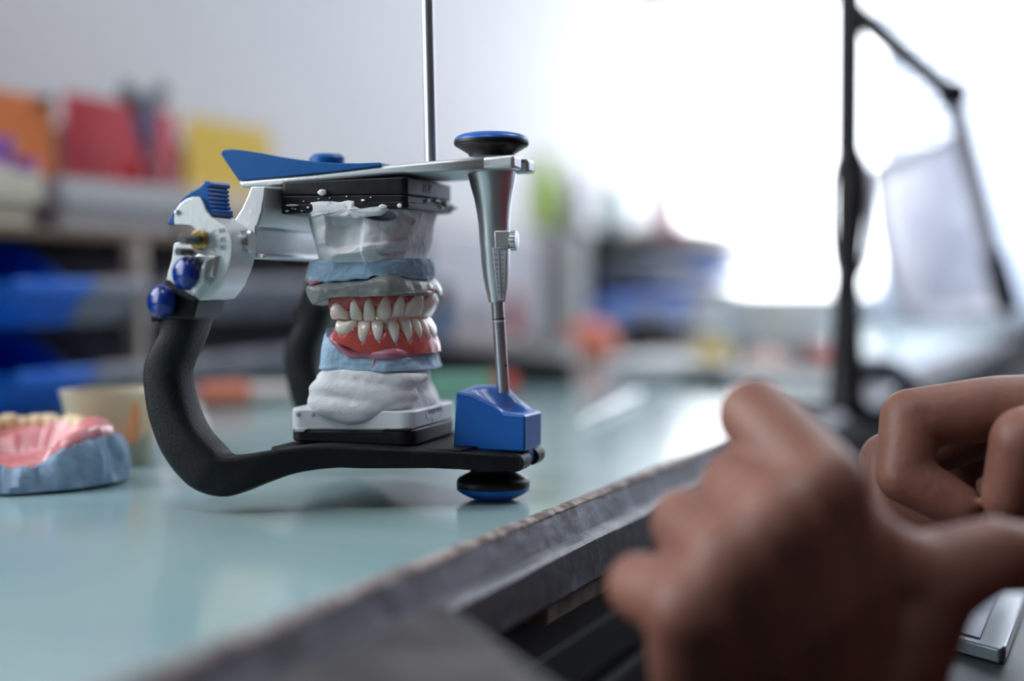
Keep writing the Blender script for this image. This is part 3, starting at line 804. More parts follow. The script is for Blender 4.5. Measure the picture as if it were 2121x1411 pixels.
def build_arch(parent, rows, uc, A, Bs, lower):
    """rows: (centre px, neck py, tip py, width px, kind)"""
    ph = []
    for (cx, yn, yt, wpx, kind) in rows:
        p = solve_phi(cx, yn, uc, A, Bs); ph.append(p)
        u, s = arch_pt(p, uc, A, Bs); zn, zt = uz(cx, yn, s)[1], uz(cx, yt, s)[1]
        wd = min(pxw(p, uc, A, Bs, wpx), .0102)
        obj('tooth', tooth(p, uc, A, Bs, zn, zt, wd, .0072 if kind != 'molar' else .0088, lower, kind, .0006 if not lower else .0002), M['tooth'], parent, smooth=180, sub=1)
    return ph
ARU = (uz(798, 640, 0)[0], .0172, .0202)
# centre of the arch and its semi axes from the last molar and the front tooth
u_back = uz(702, 640, .0195)[0]; u_front = uz(899, 640, -.006)[0]
ARU = (u_back + .004, u_front - u_back - .004 + .0006, .0188)
ud = thing('upper_denture', 'upper full denture in grey wax biting onto the lower denture', 'denture', W(uz(790, 620, 0)[0], 0, uz(790, 600, 0)[1]))
up_t = [(702, 625, 661.5, 33, 'molar'), (736, 619, 665, 25, 'premolar'), (764.5, 617, 666, 27, 'premolar'), (796, 611, 664, 34, 'canine'), (826.5, 610, 657, 28, 'incisor'), (859, 603, 655.5, 40, 'incisor'), (889, 598, 657, 34, 'incisor')]
phu = build_arch(ud, up_t, *ARU, False)
for i, ph in enumerate(phu[:6]):                       # the far half of the row
    u, s = arch_pt(-ph, *ARU)
    zt = uz(880, 656, 0)[1]; 
    if -ph < phu[6] - math.radians(18):
        obj('tooth', tooth(-ph, *ARU, zt+.0062, zt, pxw(ph, *ARU, up_t[i][3]) if i < 5 else .0075, .0078, False, up_t[i][4]), M['tooth'], ud, smooth=180, sub=1)
def gum(rows, ARC, yshift, zin, thick, name, parent, m, lower, full=True, seed=0, inward=.0, gout=.0002):
    """gum band that scallops around the necks; rows as for the teeth"""
    ph = [(solve_phi(r[0], r[1], *ARC), uz(r[0], r[1], arch_pt(solve_phi(r[0], r[1], *ARC), *ARC)[1])[1]) for r in rows]
    ph.sort(); pmax = ph[-1][0] + math.radians(9); pmin = -pmax
    tab = ([(-a, z) for a, z in ph[::-1] if -a < ph[0][0]-.1] if ph[0][0] > -.2 else []) + ph
    tab.sort()
    cen = [a for a, z in tab]
    bm = bmesh.new(); rings = []; NN = 220
    for i in range(NN+1):
        p = lerp(pmin, pmax, i/NN); zn = interp(tab, p)
        # distance to the nearest neck centre, scaled to half spacing
        dn, cn = min((abs(p-c), c) for c in cen)
        oth = [abs(c-cn) for c in cen if c != cn and (c-cn)*(p-cn) >= 0]; gap = min(oth)/2 if oth else math.radians(10)
        pap = (1-math.cos(math.pi*min(dn/max(gap, .05), 1.0)))*.5*(.0040 if lower else .0032)
        sgn = 1 if lower else -1
        ze = zn + sgn*(pap + .0003)                     # gum edge reaches further between the teeth
        zi = zin(p) if callable(zin) else zin
        u, s = arch_pt(p, *ARC); t = Vector((-ARC[1]*math.sin(p), ARC[2]*math.cos(p))).normalized(); o_ = Vector((t.y, -t.x))
        if o_.dot(Vector((math.cos(p), math.sin(p)))) < 0: o_ = -o_
        ring = []
        for k, (off, zf) in enumerate(((.0004, 0), (.0013, .10), (.0017, .3), (.0016+inward, .6), (.0016+inward*1.5, 1), (-.0085, 1), (-.0090, .5), (-.0080, .05))):
            lob = .0006*math.cos(min(dn/gap, 1)*math.pi)*(1-zf) if off > 0 else 0
            of = off + lob + gout + .0003*nz((u, s, zf*.01), 260, seed)
            q_ = Vector((u, s)) + o_*of
            ring.append(W(q_.x, q_.y, lerp(ze, zi, zf)))
        rings.append(ring)
    loft(bm, rings); return obj(name, bm, m, parent, smooth=60)
zu1, zu2 = uz(760, 605, .0195)[1], uz(888, 596, -.004)[1]
gum(up_t, ARU, 0, lambda p: lerp(zu2, zu1, sm01(math.radians(-5), math.radians(35), abs(p - phu[6]))), .003, 'gum', ud, M['gum'], False, seed=1)
# grey wax around the upper base
def warp_wx(u, s, z, f, t):
    w = max(0, (t-.5)/.5)
    pu = (u - u_a(640, 610, .014))/(u_a(888, 610, -.002) - u_a(640, 610, .014))
    tab = [(0, -.0004), (.12, -.0002), (.2, .0008), (.28, .0028), (.45, .0038), (.6, .0040), (.75, .0044), (.85, .0054), (1, .0058)]
    w2 = max(0, (.35-t)/.35); tab2 = [(0, -.0012), (.2, -.0004), (.5, .0004), (.65, .001), (.75, .0026), (.9, .0026), (1, .0008)]
    return w*(interp(tab, pu) + .0005*nz((u, s, 0), 230, 5)) + w2*(interp(tab2, pu) + .0003*nz((u, s, 1), 300, 5))
wx_rows = [(583, 643, 887, .0190), (588, 637, 899, .0209), (598, 635, 905, .0217), (612, 636, 907, .0220), (622, 639, 907, .0220), (629, 643, 906, .0216), (631, 655, 894, .0196)]
obj('grey_wax', blob(wx_rows, .02, sub=6, seg=220, amp=.0010, freq=140, seed=11, amp2=.00035, freq2=420, warp=warp_wx, arch=True), M['wax'], ud, smooth=70)
patch([(640, 585), (652, 581), (668, 582), (662, 587), (648, 590), (640, 591)], .0182, .0022, 8, M['mauve'], ud, 'red_flash', .5)

# --- lower cast
lc = thing('lower_jaw_cast', 'lower plaster cast with pale blue stone rising from a white plate on the articulator base', 'dental cast', W(uz(765, 880, 0)[0], 0, uz(765, 891, 0)[1]))
wpl = obj('white_plate', slab(596, 851, 846, 853, 891.6, 891.6, S_P, -S_P, .0045), M['wplate'], lc, bevel=.0006)
# the slanted lower border of the white plate
def frontpt(s, py):          # on the front face of the plates
    uF = uz(851, 880, S_P)[0]; return W(uF, s, uz(851, py, S_P)[1])
notch = [(597, 891), (626, 891), (634, 886), (640, 884.5), (596.5, 886)]
obj('plate_step', pprism([(610, 888), (610, 895), (629, 895), (637, 888)], S_P+.0003, .008), M['wplate'], lc, bevel=.0002)
obj('plate_step', pprism([(797, 889), (790, 893.2), (846, 893.5), (846, 889)], S_P+.0002, .006), M['bplate'], lc, bevel=.0002, label='black joint strip')
for x in (617.5, 648):
    c = onS(x, 858, S_P); obj('plate_stud', lathe(c - NV*.0003, NV, [(0, .0008), (.0004, .0008), (.0005, .0006)], 20), plain('stud_grey', (.50, .52, .55), .5), wpl)
# engraved oval and scribble on the front face
bm = bmesh.new(); c = frontpt(.0035 - .0035, 860); uF = uz(851, 880, S_P)[0]; zc = uz(851, 866, S_P)[1]
def fcurve(pts, r=.00006):
    tube([W(uF+.00005, s_, z_) for s_, z_ in pts], r, 6, bm, 2)
fcurve([(.0006 + .0078*math.cos(t*math.pi/16), zc + .0026*math.sin(t*math.pi/16)) for t in range(33)], .00006)
rnd = random.Random(7); pts = []
for i in range(30): pts.append((.0064 - .0125*i/29, zc + .0006 + .0009*math.sin(i*2.1) + rnd.uniform(-.0003, .0003)))
fcurve(pts)
fcurve([(.003, zc-.0016), (.0018, zc-.0028), (.0034, zc-.0032), (.002, zc-.0042)])
obj('engraved_mark', bm, M['inkg'], wpl, smooth=180)
lo_rows = [(752, 690, 893, .0168), (762, 688, 894, .0175), (775, 672, 896, .0185), (785, 668, 898, .0190), (795, 660, 902, .0195), (808, 655, 910, .0200), (822, 650, 918, .0205), (838, 648, 922, .0208), (852, 648, 922, .0205), (862, 655, 915, .0195)]
def warp_lo(u, s, z, f, t): return 0
cut_lo = [((.45, .85, .3), .85*.0165 + .45*u_a(850, 800) + .3*.045)]
bm_pl = (blob(lo_rows, .02, ex=2.8, sub=6, seg=160, amp=.0021, freq=85, seed=15, amp2=.0004, freq2=210))
def ridge(pts, r):
    tube([onS(x, y, s-.0012) for x, y, s in pts], [q*.88 for q in r], 14, bm_pl, 6)
ridge([(668, 786, .0150), (690, 779, .0185), (730, 780, .0195), (775, 784, .0195), (815, 789, .0180), (845, 788, .0150), (880, 780, .006)], [.003, .0034, .0036, .0034, .0034, .003, .002])
ridge([(655, 812, .0165), (680, 806, .0190), (725, 808, .0200), (770, 818, .0200), (815, 824, .0185), (860, 818, .012)], [.0040, .0046, .0050, .0050, .0044, .0030])
ridge([(652, 828, .0160), (661, 838, .0195), (690, 845, .0215), (735, 848, .0215), (780, 842, .0205), (830, 838, .017)], [.0030, .0040, .0044, .0044, .0040, .003])
ridge([(672, 850, .0212), (700, 862, .0226), (728, 866, .0226), (755, 862, .0222), (790, 852, .0210)], [.0022, .0024, .0026, .0024, .0016])
obj('plaster', fuse(bm_pl, .0006, 14, .6), M['plaster'], lc, smooth=180)
# blue stone of the lower cast
def warp_ls(u, s, z, f, t):
    w = max(0, 1 - t/.45)
    pu = (u - u_a(664, 738, .014))/(u_a(902, 738, -.002) - u_a(664, 738, .014))
    tab = [(0, .0088), (.03, .0088), (.08, .0062), (.15, .0056), (.24, .0046), (.32, .0014), (.42, .0006), (.6, .0), (.85, .0), (1, .0008)]
    return w*(interp(tab, pu) + .0003*nz((u, s, 0), 500, 3))
ls_rows = [(736, 672, 893, .0178), (737, 666, 900, .0195), (744, 661, 902, .0200), (752, 658, 905, .0203), (760, 656, 908, .0205), (763, 658, 908, .0203), (765, 672, 898, .019)]
obj('blue_stone', blob(ls_rows, .02, sub=6, seg=200, amp=.0005, freq=210, seed=27, amp2=.00022, freq2=800, warp=warp_ls, arch=True), M['stone'], lc, smooth=60)
patch([(772, 735), (776, 735), (776, 752), (779, 758), (779, 764), (769, 764), (769, 757), (773, 750)], .0196, .0006, 3, plain('pink_stain', (.55, .25, .28), .4), lc, 'pink_drip', .4)
# lower denture
ld = thing('lower_denture', 'lower full denture with red and mauve gum on the pale blue stone', 'denture', W(uz(790, 720, 0)[0], 0, uz(790, 735, 0)[1]))
lo_t = [(714.5, 697, 664, 42, 'molar'), (752.5, 711, 664.5, 28, 'premolar'), (782, 709, 662, 27, 'premolar'), (816, 715, 660, 25, 'canine'), (842.5, 709, 657.5, 21.5, 'incisor'), (863, 705.5, 657, 17, 'incisor'), (877.5, 705, 657, 14, 'incisor'), (891, 705, 657, 17, 'incisor')]
ub = uz(712, 680, .0185)[0]; uf = uz(896, 680, -.005)[0]
ARL = (ub + .0035, uf - ub - .0035 + .0004, .0190)
phl = build_arch(ld, lo_t, *ARL, True)
for i, ph in enumerate(phl[:5]):
    if -ph < phl[7] - math.radians(14):
        zt = uz(880, 658, 0)[1]
        obj('tooth', tooth(-ph, *ARL, zt-.0065, zt, [.0100, .0070, .0070, .0065, .0055][i], .0075, True, lo_t[i][4]), M['tooth'], ld, smooth=180, sub=1)
z_l = uz(790, 733, .016)[1]
gum(lo_t, ARL, 0, lambda p: z_l + (.0052*max(0, (abs(p)-math.radians(75))/math.radians(40))), .003, 'gum', ld, M['gum'], True, seed=4, inward=.0006)
fl = [(741, 690, 886, .0184), (739, 680, 896, .0200), (733, 681, 898, .0206), (726, 685, 897, .0204), (719, 692, 893, .0190)]
def warp_fl(u, s, z, f, t):
    pu = (u - u_a(684, 731, .014))/(u_a(894, 731, -.002) - u_a(684, 731, .014))
    return interp([(0, .0064), (.08, .0048), (.2, .0024), (.35, .0002), (1, 0)], pu) + .0004*nz((u, s, 0), 200, 5)
obj('mauve_flange', blob(fl, .018, sub=5, seg=140, amp=.0006, freq=170, seed=31, warp=warp_fl, arch=True), M['mauve'], ld, smooth=180)

# ------------------------------------------------------------------ denture cast on the left
C0 = Vector((-.1725, .492, 0))
dc = thing('denture_cast', 'blue grey stone cast with pink denture lying at the left end of the bench front', 'dental cast', C0)
RIM = [(-180, .010), (-150, .0105), (-128, .0105), (-112, .0125), (-98, .0125), (-90, .0098), (-80, .0085), (-70, .0088), (-58, .0098), (-54, .0132), (-40, .0150), (-25, .0175), (-10, .0172), (8, .0158), (30, .014), (60, .012), (120, .011), (150, .010), (180, .010)]
def cast_R(a):      # a in degrees, 0 = +x of a frame turned to the camera side
    return .0335 + .004*math.cos(math.radians(2*a)) + .0009*nz((math.cos(math.radians(a)), math.sin(math.radians(a)), 0), 3.1, 2) + .0006*nz((math.cos(math.radians(a)), math.sin(math.radians(a)), 0), 11, 5)
def cpt(a, r, z): return C0 + Vector((math.cos(math.radians(a+8))*r, math.sin(math.radians(a+8))*r*1.05, z))
bm = bmesh.new(); rings = []; NA = 360
for t, dr in ((0, -.004), (0, 0), (.05, .0008), (.3, .0004), (.6, 0), (.85, -.0012), (1, -.0024), (1.0, -.0045), (.80, -.0065), (.3, -.012)):
    ring = []
    for i in range(NA):
        a = -180 + 360*i/NA
        zr = interp(RIM, a) + .0012*nz((a*.11, 0, 0), 1.3, 3) + .0009*nz((a*.33, 0, 0), 1.3, 8)
        fac = .0030*(abs(((a+7)/23.0) % 1 - .5)*2 - .5)           # broken flats round the wall
        r = cast_R(a) + dr + (fac + .0014*nz((a*.07, t*2.2, 0), 1.9, 12))*min(t*4, 1)*(1 if t < 1 else .4)
        z = .0008 + (zr-.0008)*t if t > 0 else .0004 + .0012*max(0, math.cos(math.radians(a-20)))
        ring.append(cpt(a, r, z))
    rings.append(ring)
loft(bm, rings); obj('stone_base', bm, M['stoned'], dc, smooth=40)
bm = bmesh.new(); rings = []
for t in range(15):
    f = t/14; ring = []
    for i in range(180):
        a = -180 + 2*i; zr = interp(RIM, a)
        far = max(0, math.sin(math.radians(a+8)))               # towards the back
        rr = (cast_R(a) - .0028)*(1-f)
        edge = min(max(zr + (.0022 if a > -45 and a < 70 else .0006), .0085), .022)
        bowl = .0060 + .0025*nz((math.cos(math.radians(a))*rr*40, math.sin(math.radians(a))*rr*40, 0), 1.0, 4)*f
        ridge_ = .0075*far*math.exp(-((f-.28)/.16)**2)
        side = .0040*max(0, math.cos(math.radians(a-5)))**2*math.exp(-((f-.22)/.18)**2)
        z = lerp(edge, bowl, sm01(.06, .62, f)) + ridge_ + side - (.004 if f == 0 else 0) + .0005*nz((a*.05, f*5, 0), 1.5, 9)
        ring.append(cpt(a, rr, z))
    rings.append(ring)
loft(bm, rings); obj('pink_denture', bm, M['pink'], dc, smooth=180)
for i in range(12):
    a = 38 + i*11.5; r = .0245
    c = cpt(a, r, 0); o_ = (c - C0).normalized(); t_ = Vector((-o_.y, o_.x, 0)); bm = bmesh.new(); rings = []
    molar = i < 3 or i > 8
    w_, d_ = (.0082, .0080) if molar else (.0056, .0056)
    for zf, wf, df in ((0, .7, .8), (.35, .9, 1), (.7, 1, .95), (.9, .92, .75), (1, .7, .45)):
        z = .0125 + zf*.0088 + .0006*math.sin(i*2.3)
        rings.append([c + t_*(w_/2*wf*math.cos(2*math.pi*j/16)) + o_*(d_/2*df*math.sin(2*math.pi*j/16)) + UP*(z + (.0005*math.cos(4*math.pi*j/16) if zf > .8 else 0)) for j in range(16)])
    loft(bm, rings); obj('tooth', bm, M['toothy'], dc, smooth=180, sub=1)

# ------------------------------------------------------------------ things standing on the bench
def lathe_thing(name, label, cat, loc, parts, group=None, axis=UP):
    t = thing(name, label, cat, loc, group)
    for pn, m, prof in parts: obj(pn, lathe(loc, axis, prof, 40), m, t, smooth=50)
    return t
cl = onz(236, 962, 0); cl.z = 0
cupm = mat('cream_silicone', (.92, .80, .60), .35, sss=.3, sssr=(1, .8, .5), trans=.5)
cup = thing('mixing_cup', 'translucent cream mixing cup with orange liquid behind the bent black leg', 'cup', cl)
h_ = .0285
obj('cup_wall', lathe(cl, UP, [(0, .0), (0, .0125), (.001, .0135), (h_*.5, .0165), (h_-.001, .0195), (h_, .0200), (h_, .0192), (h_*.5, .0155), (.003, .0120), (.0028, 0)], 48), cupm, cup, smooth=50)
obj('liquid', lathe(cl, UP, [(.0032, 0), (.0032, .0119), (.0125, .0148), (.0128, .0145), (.0126, 0)], 40), mat('orange_liquid', (.85, .22, .06), .2, sss=.4), cup, smooth=50)
obj('liquid_streak', tube([cl + Vector((.0105, -.0128, .010)), cl + Vector((.0120, -.0136, .017)), cl + Vector((.0122, -.0146, .025))], [.0022, .0018, .001], 10), plain('orange_smear', (.86, .34, .14), .3), cup, smooth=180)
# glass jar lying behind the leg
jl = onz(378, 930, 0); jl.z = 0
jar = thing('glass_jar', 'small lilac frosted jar half hidden behind the bent black leg', 'jar', jl)
obj('body', lathe(jl, UP, [(0, 0), (0, .0085), (.002, .0105), (.011, .0110), (.014, .0095), (.0150, .007)], 40), plain('lilac_glass', (.62, .52, .56), .2, sss=.3), jar, smooth=50)
obj('lid', lathe(jl, UP, [(.0148, .0078), (.0148, .0088), (.0185, .0085), (.019, .0), ], 40), plain('lid_white', (.72, .68, .70), .4), jar, smooth=50)
# hand tool with a coral grip
ta, tb = onz(392, 823, .006), onz(640, 812, .006)
tl = thing('hand_instrument', 'hand instrument with a coral grip and clear end lying behind the articulator', 'tool', (ta+tb)/2 - UP*.006)
tm = lambda f: ta.lerp(tb, f)
obj('grip', lathe(tm(.06), tb-ta, [(0, .004), (.001, .0075), ((tb-ta).length*.40, .0078), ((tb-ta).length*.42, .005)], 24), plain('coral_plastic', (.80, .24, .14), .45), tl, smooth=50)
obj('shaft', lathe(tm(.46), tb-ta, [(0, .005), (.001, .0062), ((tb-ta).length*.34, .0055), ((tb-ta).length*.5, .0035), ((tb-ta).length*.53, .001)], 24), plain('clear_cream', (.75, .68, .64), .2, sss=.3), tl, smooth=50)
obj('tail', rod(tm(-.10), tm(.06), .0045), plain('tail_white', (.7, .66, .66), .4), tl)
# fine probe lying on the bench
pa, pb = onz(1197, 878, .002), onz(1322, 814, .002)
pr = thing('probe', 'thin grey metal probe lying on the bench beyond the blue incisal block', 'probe', pa)
obj('handle', rod(pa.lerp(pb, .35), pb, .0018, 12), M['alu'], pr); obj('tip', tube([pa + UP*0, pa.lerp(pb, .2) + UP*.0008, pa.lerp(pb, .36)], [.0004, .0009, .0014], 10), M['alu'], pr)

# ------------------------------------------------------------------ bins along the wall
def bin_mesh(wd, ht, dp, th=.0016):
    """open fronted picking bin; x along the bench, y towards the wall, front at y = 0"""
    bm = bmesh.new(); fr = lambda a, b, c: Vector((a, b, c))
    lip = ht*.52; fx = -dp*.10
    prof = [(fx, lip), (dp*.06, ht*.02), (dp, 0), (dp, ht), (dp*.52, ht), (dp*.30, ht*.90), (dp*.06, lip*1.02)]
    for x in (0, wd-th):
        prism([Vector((x, y, z)) for y, z in prof], Vector((th, 0, 0)), bm)
    fbox(bm, fr, th, wd-th, dp-th, dp, 0, ht)
    fbox(bm, fr, th, wd-th, dp*.05, dp-th, .0003, .0003+th)
    hexa(bm, [Vector((th, dp*.06, .0004)), Vector((wd-th, dp*.06, .0004)), Vector((wd-th, dp*.06+th, .0004)), Vector((th, dp*.06+th, .0004)),
              Vector((th, fx, lip)), Vector((wd-th, fx, lip)), Vector((wd-th, fx+th, lip)), Vector((th, fx+th, lip))])
    return bm
BROT = -ANG + 0.0
def place(o, p, q, z):
    """local x along the bench (EV), local y towards the wall (-MV)"""
    m = Matrix((EV, -MV, UP)).transposed().to_4x4(); m.translation = B(p, q, z); o.matrix_world = m
def bin_thing(colour, p, q, z, wd, label, group, ht=.044, dp=.10):
    t = thing('storage_bin', label, 'bin', (0, 0, 0), group)
    obj('body', bin_mesh(wd, ht, dp), colour, t, bevel=.0012)
    bm = bmesh.new(); fbox(bm, lambda a, b, c: Vector((a, b, c)), .001, wd-.001, -dp*.10-.0035, -dp*.10+.0004, ht*.40, ht*.56)
    obj('front_lip', bm, colour, t, bevel=.0016)
    place(t, p, q, z); return t
BB = plain('bin_blue', (.003, .15, .72), .3); BG = plain('bin_grey', (.34, .33, .38), .5)
gb = 'picking bins on the bench by the wall'
QB = -.349
z1, z2 = .001, .0465
bin_thing(BB, .0105, QB, z1, .0595, 'bright blue open bin in the lower row at the left edge', gb)
bin_thing(BB, .0105, QB, z2, .0595, 'bright blue open bin in the upper row at the left edge', gb)
cols = [(.0735, .0485), (.1350, .0500), (.1865, .0500), (.2380, .0500), (.2895, .0500), (.3410, .0500), (.3925, .0500), (.4440, .0500)]
ordn = ['first', 'second', 'third', 'fourth', 'fifth', 'sixth', 'seventh', 'eighth']
for i, (p, wd) in enumerate(cols):
    for r, z in enumerate((z1, z2)):
        bin_thing(BG, p, QB-.004, z, wd, '%s grey open bin along the %s row from the blue bins' % (ordn[i], ('lower', 'upper')[r]), gb)
post = tag(obj('rack_post', bbox(.1232, .1322, QB-.012, QB-.002, 0, .092), plain('beige_post', (.50, .42, .36), .6), None, bevel=.001, loc=B(.1277, QB-.007, 0)), 'beige upright post standing between the grey bins', 'post')
sh = thing('wall_shelf', 'long dark shelf above the blue and grey bins carrying the pale boxes', 'shelf', B(.2, -.45, .092))
obj('board', bbox(-.35, .52, -.56, QB-.012, .0925, .0985), plain('shelf_brown', (.16, .10, .055), .6), sh, bevel=.001)
obj('back_panel', bbox(-.35, .52, -.575, -.562, .001, .30-.115), plain('panel_dark', (.02, .021, .025), .6), sh)
# long pale boxes on the shelf
def tray_box(p0, p1, q0, q1, z0, z1, m, label, name='storage_box'):
    t = thing(name, label, 'box', B((p0+p1)/2, (q0+q1)/2, z0), 'pale boxes on the wall shelf')
    bm = bmesh.new(); w = .002; ov = .0025
    fbox(bm, B, p0, p1, q0, q1, z0, z0+w)
    fbox(bm, B, p0, p1, q1-w, q1, z0+w, z1); fbox(bm, B, p0, p1, q0, q0+w, z0+w, z1); fbox(bm, B, p0, p0+w, q0+w, q1-w, z0+w, z1); fbox(bm, B, p1-w, p1, q0+w, q1-w, z0+w, z1)
    obj('body', bm, m, t, bevel=.0008)
    zr = lerp(z0, z1, .45)
    bm = bmesh.new(); fbox(bm, B, p0-ov, p1+ov, q1-.004, q1+ov*1.6, zr, z1+.0008); fbox(bm, B, p0-ov, p0+.0005, q0, q1-.004, zr, z1+.0008); fbox(bm, B, p1-.0005, p1+ov, q0, q1-.004, zr, z1+.0008)
    obj('rim', bm, m, t, bevel=.0012)
    return t
def p_at(px, q):
    t = (px-IW/2)/F
    # (E0 + EV p + MV q).x = t * (...).y
    return (t*(E0.y + MV.y*q) - (E0.x + MV.x*q))/(EV.x - t*EV.y)
def z_at(px, py, q):
    v = B(p_at(px, q), q, 0); return CAMZ + (HORIZON-py)*v.y/F
QX = -.375
tray_box(p_at(-140, QX), p_at(76, QX), -.46, QX, .0990, z_at(40, 362, QX), plain('cream_plastic', (.68, .62, .48), .5), 'cream storage box in front of the orange card')
tray_box(p_at(132, QX), p_at(372, QX), -.46, QX, .0990, z_at(260, 383, QX), plain('pale_grey_plastic', (.52, .51, .53), .5), 'pale grey storage box below the red card')
tray_box(p_at(384, QX), p_at(560, QX), -.46, QX, .0990, z_at(470, 396, QX), plain('peach_plastic', (.76, .62, .44), .5), 'peach cream storage box below the yellow card')
def card(px0, px1, py0, q, m, label, name):
    p0, p1 = p_at(px0, q), p_at(px1, q); z1 = z_at((px0+px1)/2, py0, q)
    return tag(obj(name, bbox(p0, p1, q-.0025, q, .1012, z1), m, None, bevel=.0008, loc=B((p0+p1)/2, q, .1012)), label, 'card', 'coloured cards standing in the boxes')
QC = -.425
card(-90, 118, 189, QC, plain('card_orange', (.82, .22, .04), .6), 'orange divider card standing in the cream box', 'divider_card')
card(142, 368, 213, QC, plain('card_red', (.62, .035, .055), .6), 'red divider card standing in the pale grey box', 'divider_card')
card(392, 566, 256, QC, plain('card_yellow', (.88, .60, .06), .6), 'yellow divider card standing in the peach cream box', 'divider_card')
# dark clip on the orange card
qn = QC + .0012
bc = tag(obj('binder_clip', bbox(p_at(90, qn), p_at(108, qn), QC+.0005, QC+.005, z_at(100, 222, qn), z_at(100, 202, qn)), plain('clip_dark', (.06, .04, .03), .5), None, bevel=.001, loc=B(p_at(99, qn), qn, z_at(99, 212, qn))), 'small dark clip at the corner of the orange card', 'clip')
# purple bottles in the cream box
for i, (px, pyt, r, m, lab) in enumerate(((8, 285, .0075, plain('purple_plastic', (.22, .05, .33), .4), 'purple capped bottle at the left edge in front of the orange card'), (52, 330, .0085, plain('violet_plastic', (.30, .08, .38), .4), 'short violet jar in front of the orange card'))):
    q = -.392; c = B(p_at(px, q), q, .1012); zt = z_at(px, pyt, q) - .1012
    t = thing('bottle' if i == 0 else 'short_jar', lab, 'bottle' if i == 0 else 'jar', c)
    obj('body', lathe(c, UP, [(0, 0), (0, r), (zt*.62, r), (zt*.68, r*.7), (zt*.70, r*.7)], 32), m if i else plain('mauve_white', (.55, .42, .55), .4), t, smooth=50)
    obj('cap', lathe(c, UP, [(zt*.70, r*.72), (zt*.70, r*.9), (zt*.98, r*.86), (zt, r*.8), (zt, 0)], 32), m, t, smooth=50)
# pliers standing against the red card
pc = B(p_at(305, -.40), -.40, 0)
pl_ = thing('pliers', 'blue and grey handled pliers standing open against the red card', 'pliers', B(p_at(305, -.40), -.40, .1012))
def qp(px, py, q=-.40): return B(p_at(px, q), q, z_at(px, py, q))
obj('handle', tube([qp(303, 250), qp(290, 222), qp(276, 200), qp(262, 186)], [.004, .0052, .006, .005], 14), plain('handle_grey', (.11, .13, .16), .5), pl_, smooth=180)
obj('handle', tube([qp(306, 250), qp(318, 224), qp(330, 202), qp(342, 188)], [.004, .0052, .0055, .005], 14), plain('handle_grey', (.11, .13, .16), .5), pl_, smooth=180)
obj('joint', lathe(qp(304, 262) - MV*.004, MV, [(0, 0), (0, .006), (.006, .006), (.0062, 0)], 24), plain('joint_blue', (.10, .12, .26), .4), pl_, smooth=50)
obj('jaws', tube([qp(304, 215), qp(304, 262), qp(308, 300), qp(318, 345), qp(322, 372)], [.004, .0072, .005, .0036, .0028], 14), plain('joint_blue', (.10, .12, .26), .4), pl_, smooth=180)
# dark red caps in the grey box
for i, px in enumerate((283, 318)):
    c = B(p_at(px, -.385), -.385, .1012); zt = z_at(px, 338, -.385) - .1012
    t = tag(obj('small_jar', lathe(c, UP, [(0, 0), (0, .009), (zt*.9, .009), (zt, .008), (zt, 0)], 32), plain('cap_red', (.42, .01, .02), .4) if i == 0 else plain('cap_dark_red', (.24, .012, .02), .4), None, smooth=50, loc=c),
            ('bright red jar in the grey box left of the plier jaws', 'dark red jar in the grey box under the plier jaws')[i], 'jar')

# ------------------------------------------------------------------ far end of the bench, seen out of focus
def block(p0, p1, q0, q1, z0, z1): return bbox(p0, p1, q0, q1, z0, z1)
def pq(px, py, z=0):
    v = onz(px, py, z) - E0; return v.dot(EV), v.dot(MV)
# black instrument case with a sloping top
p0, q0 = pq(1186, 797)
cs = thing('instrument_case', 'long black instrument case with sloping lid behind the upright pin', 'case', B(p0, q0, 0))
v = lambda px, py, z: onz(px, py, z)
A = [onz(850, 806), onz(1190, 799), onz(1196, 766), onz(880, 762)]
def up(p, z): return Vector((p.x, p.y, z))
bm = bmesh.new(); hexa(bm, A + [up(A[0], .026), up(A[1], .012), up(A[2], .020), up(A[3], .036)]); obj('body', bm, plain('case_black', (.018, .018, .02), .5), cs, bevel=.002)
bm = bmesh.new(); hexa(bm, [up(A[0], .0262), up(A[1], .0122), up(A[2], .0202), up(A[3], .0362), up(A[0], .031), up(A[1], .0165), up(A[2], .0245), up(A[3], .041)]); obj('lid', bm, plain('case_lid', (.035, .033, .036), .4), cs, bevel=.002)
bm = bmesh.new(); L_ = lambda f, g_: up(A[3], .0412).lerp(up(A[2], .0247), f).lerp(up(A[0], .0312).lerp(up(A[1], .0167), f), g_)
c8 = [L_(.12, .25), L_(.62, .25), L_(.62, .72), L_(.12, .72)]; hexa(bm, c8 + [x + UP*.002 for x in c8]); obj('lid_panel', bm, plain('case_panel', (.30, .24, .24), .5), cs, bevel=.0008)
# green marker with a red cap
ma, mb = onz(880, 800, .0065), onz(1066, 797, .0065)
mk = thing('marker_pen', 'pale green marker with a red end lying in front of the black case', 'marker', (ma+mb)/2 - UP*.0065)
obj('barrel', rod(ma, ma.lerp(mb, .76), .0063), plain('mint', (.22, .50, .36), .4), mk); obj('cap', rod(ma.lerp(mb, .76), mb, .0068), plain('coral_red', (.66, .09, .06), .4), mk)
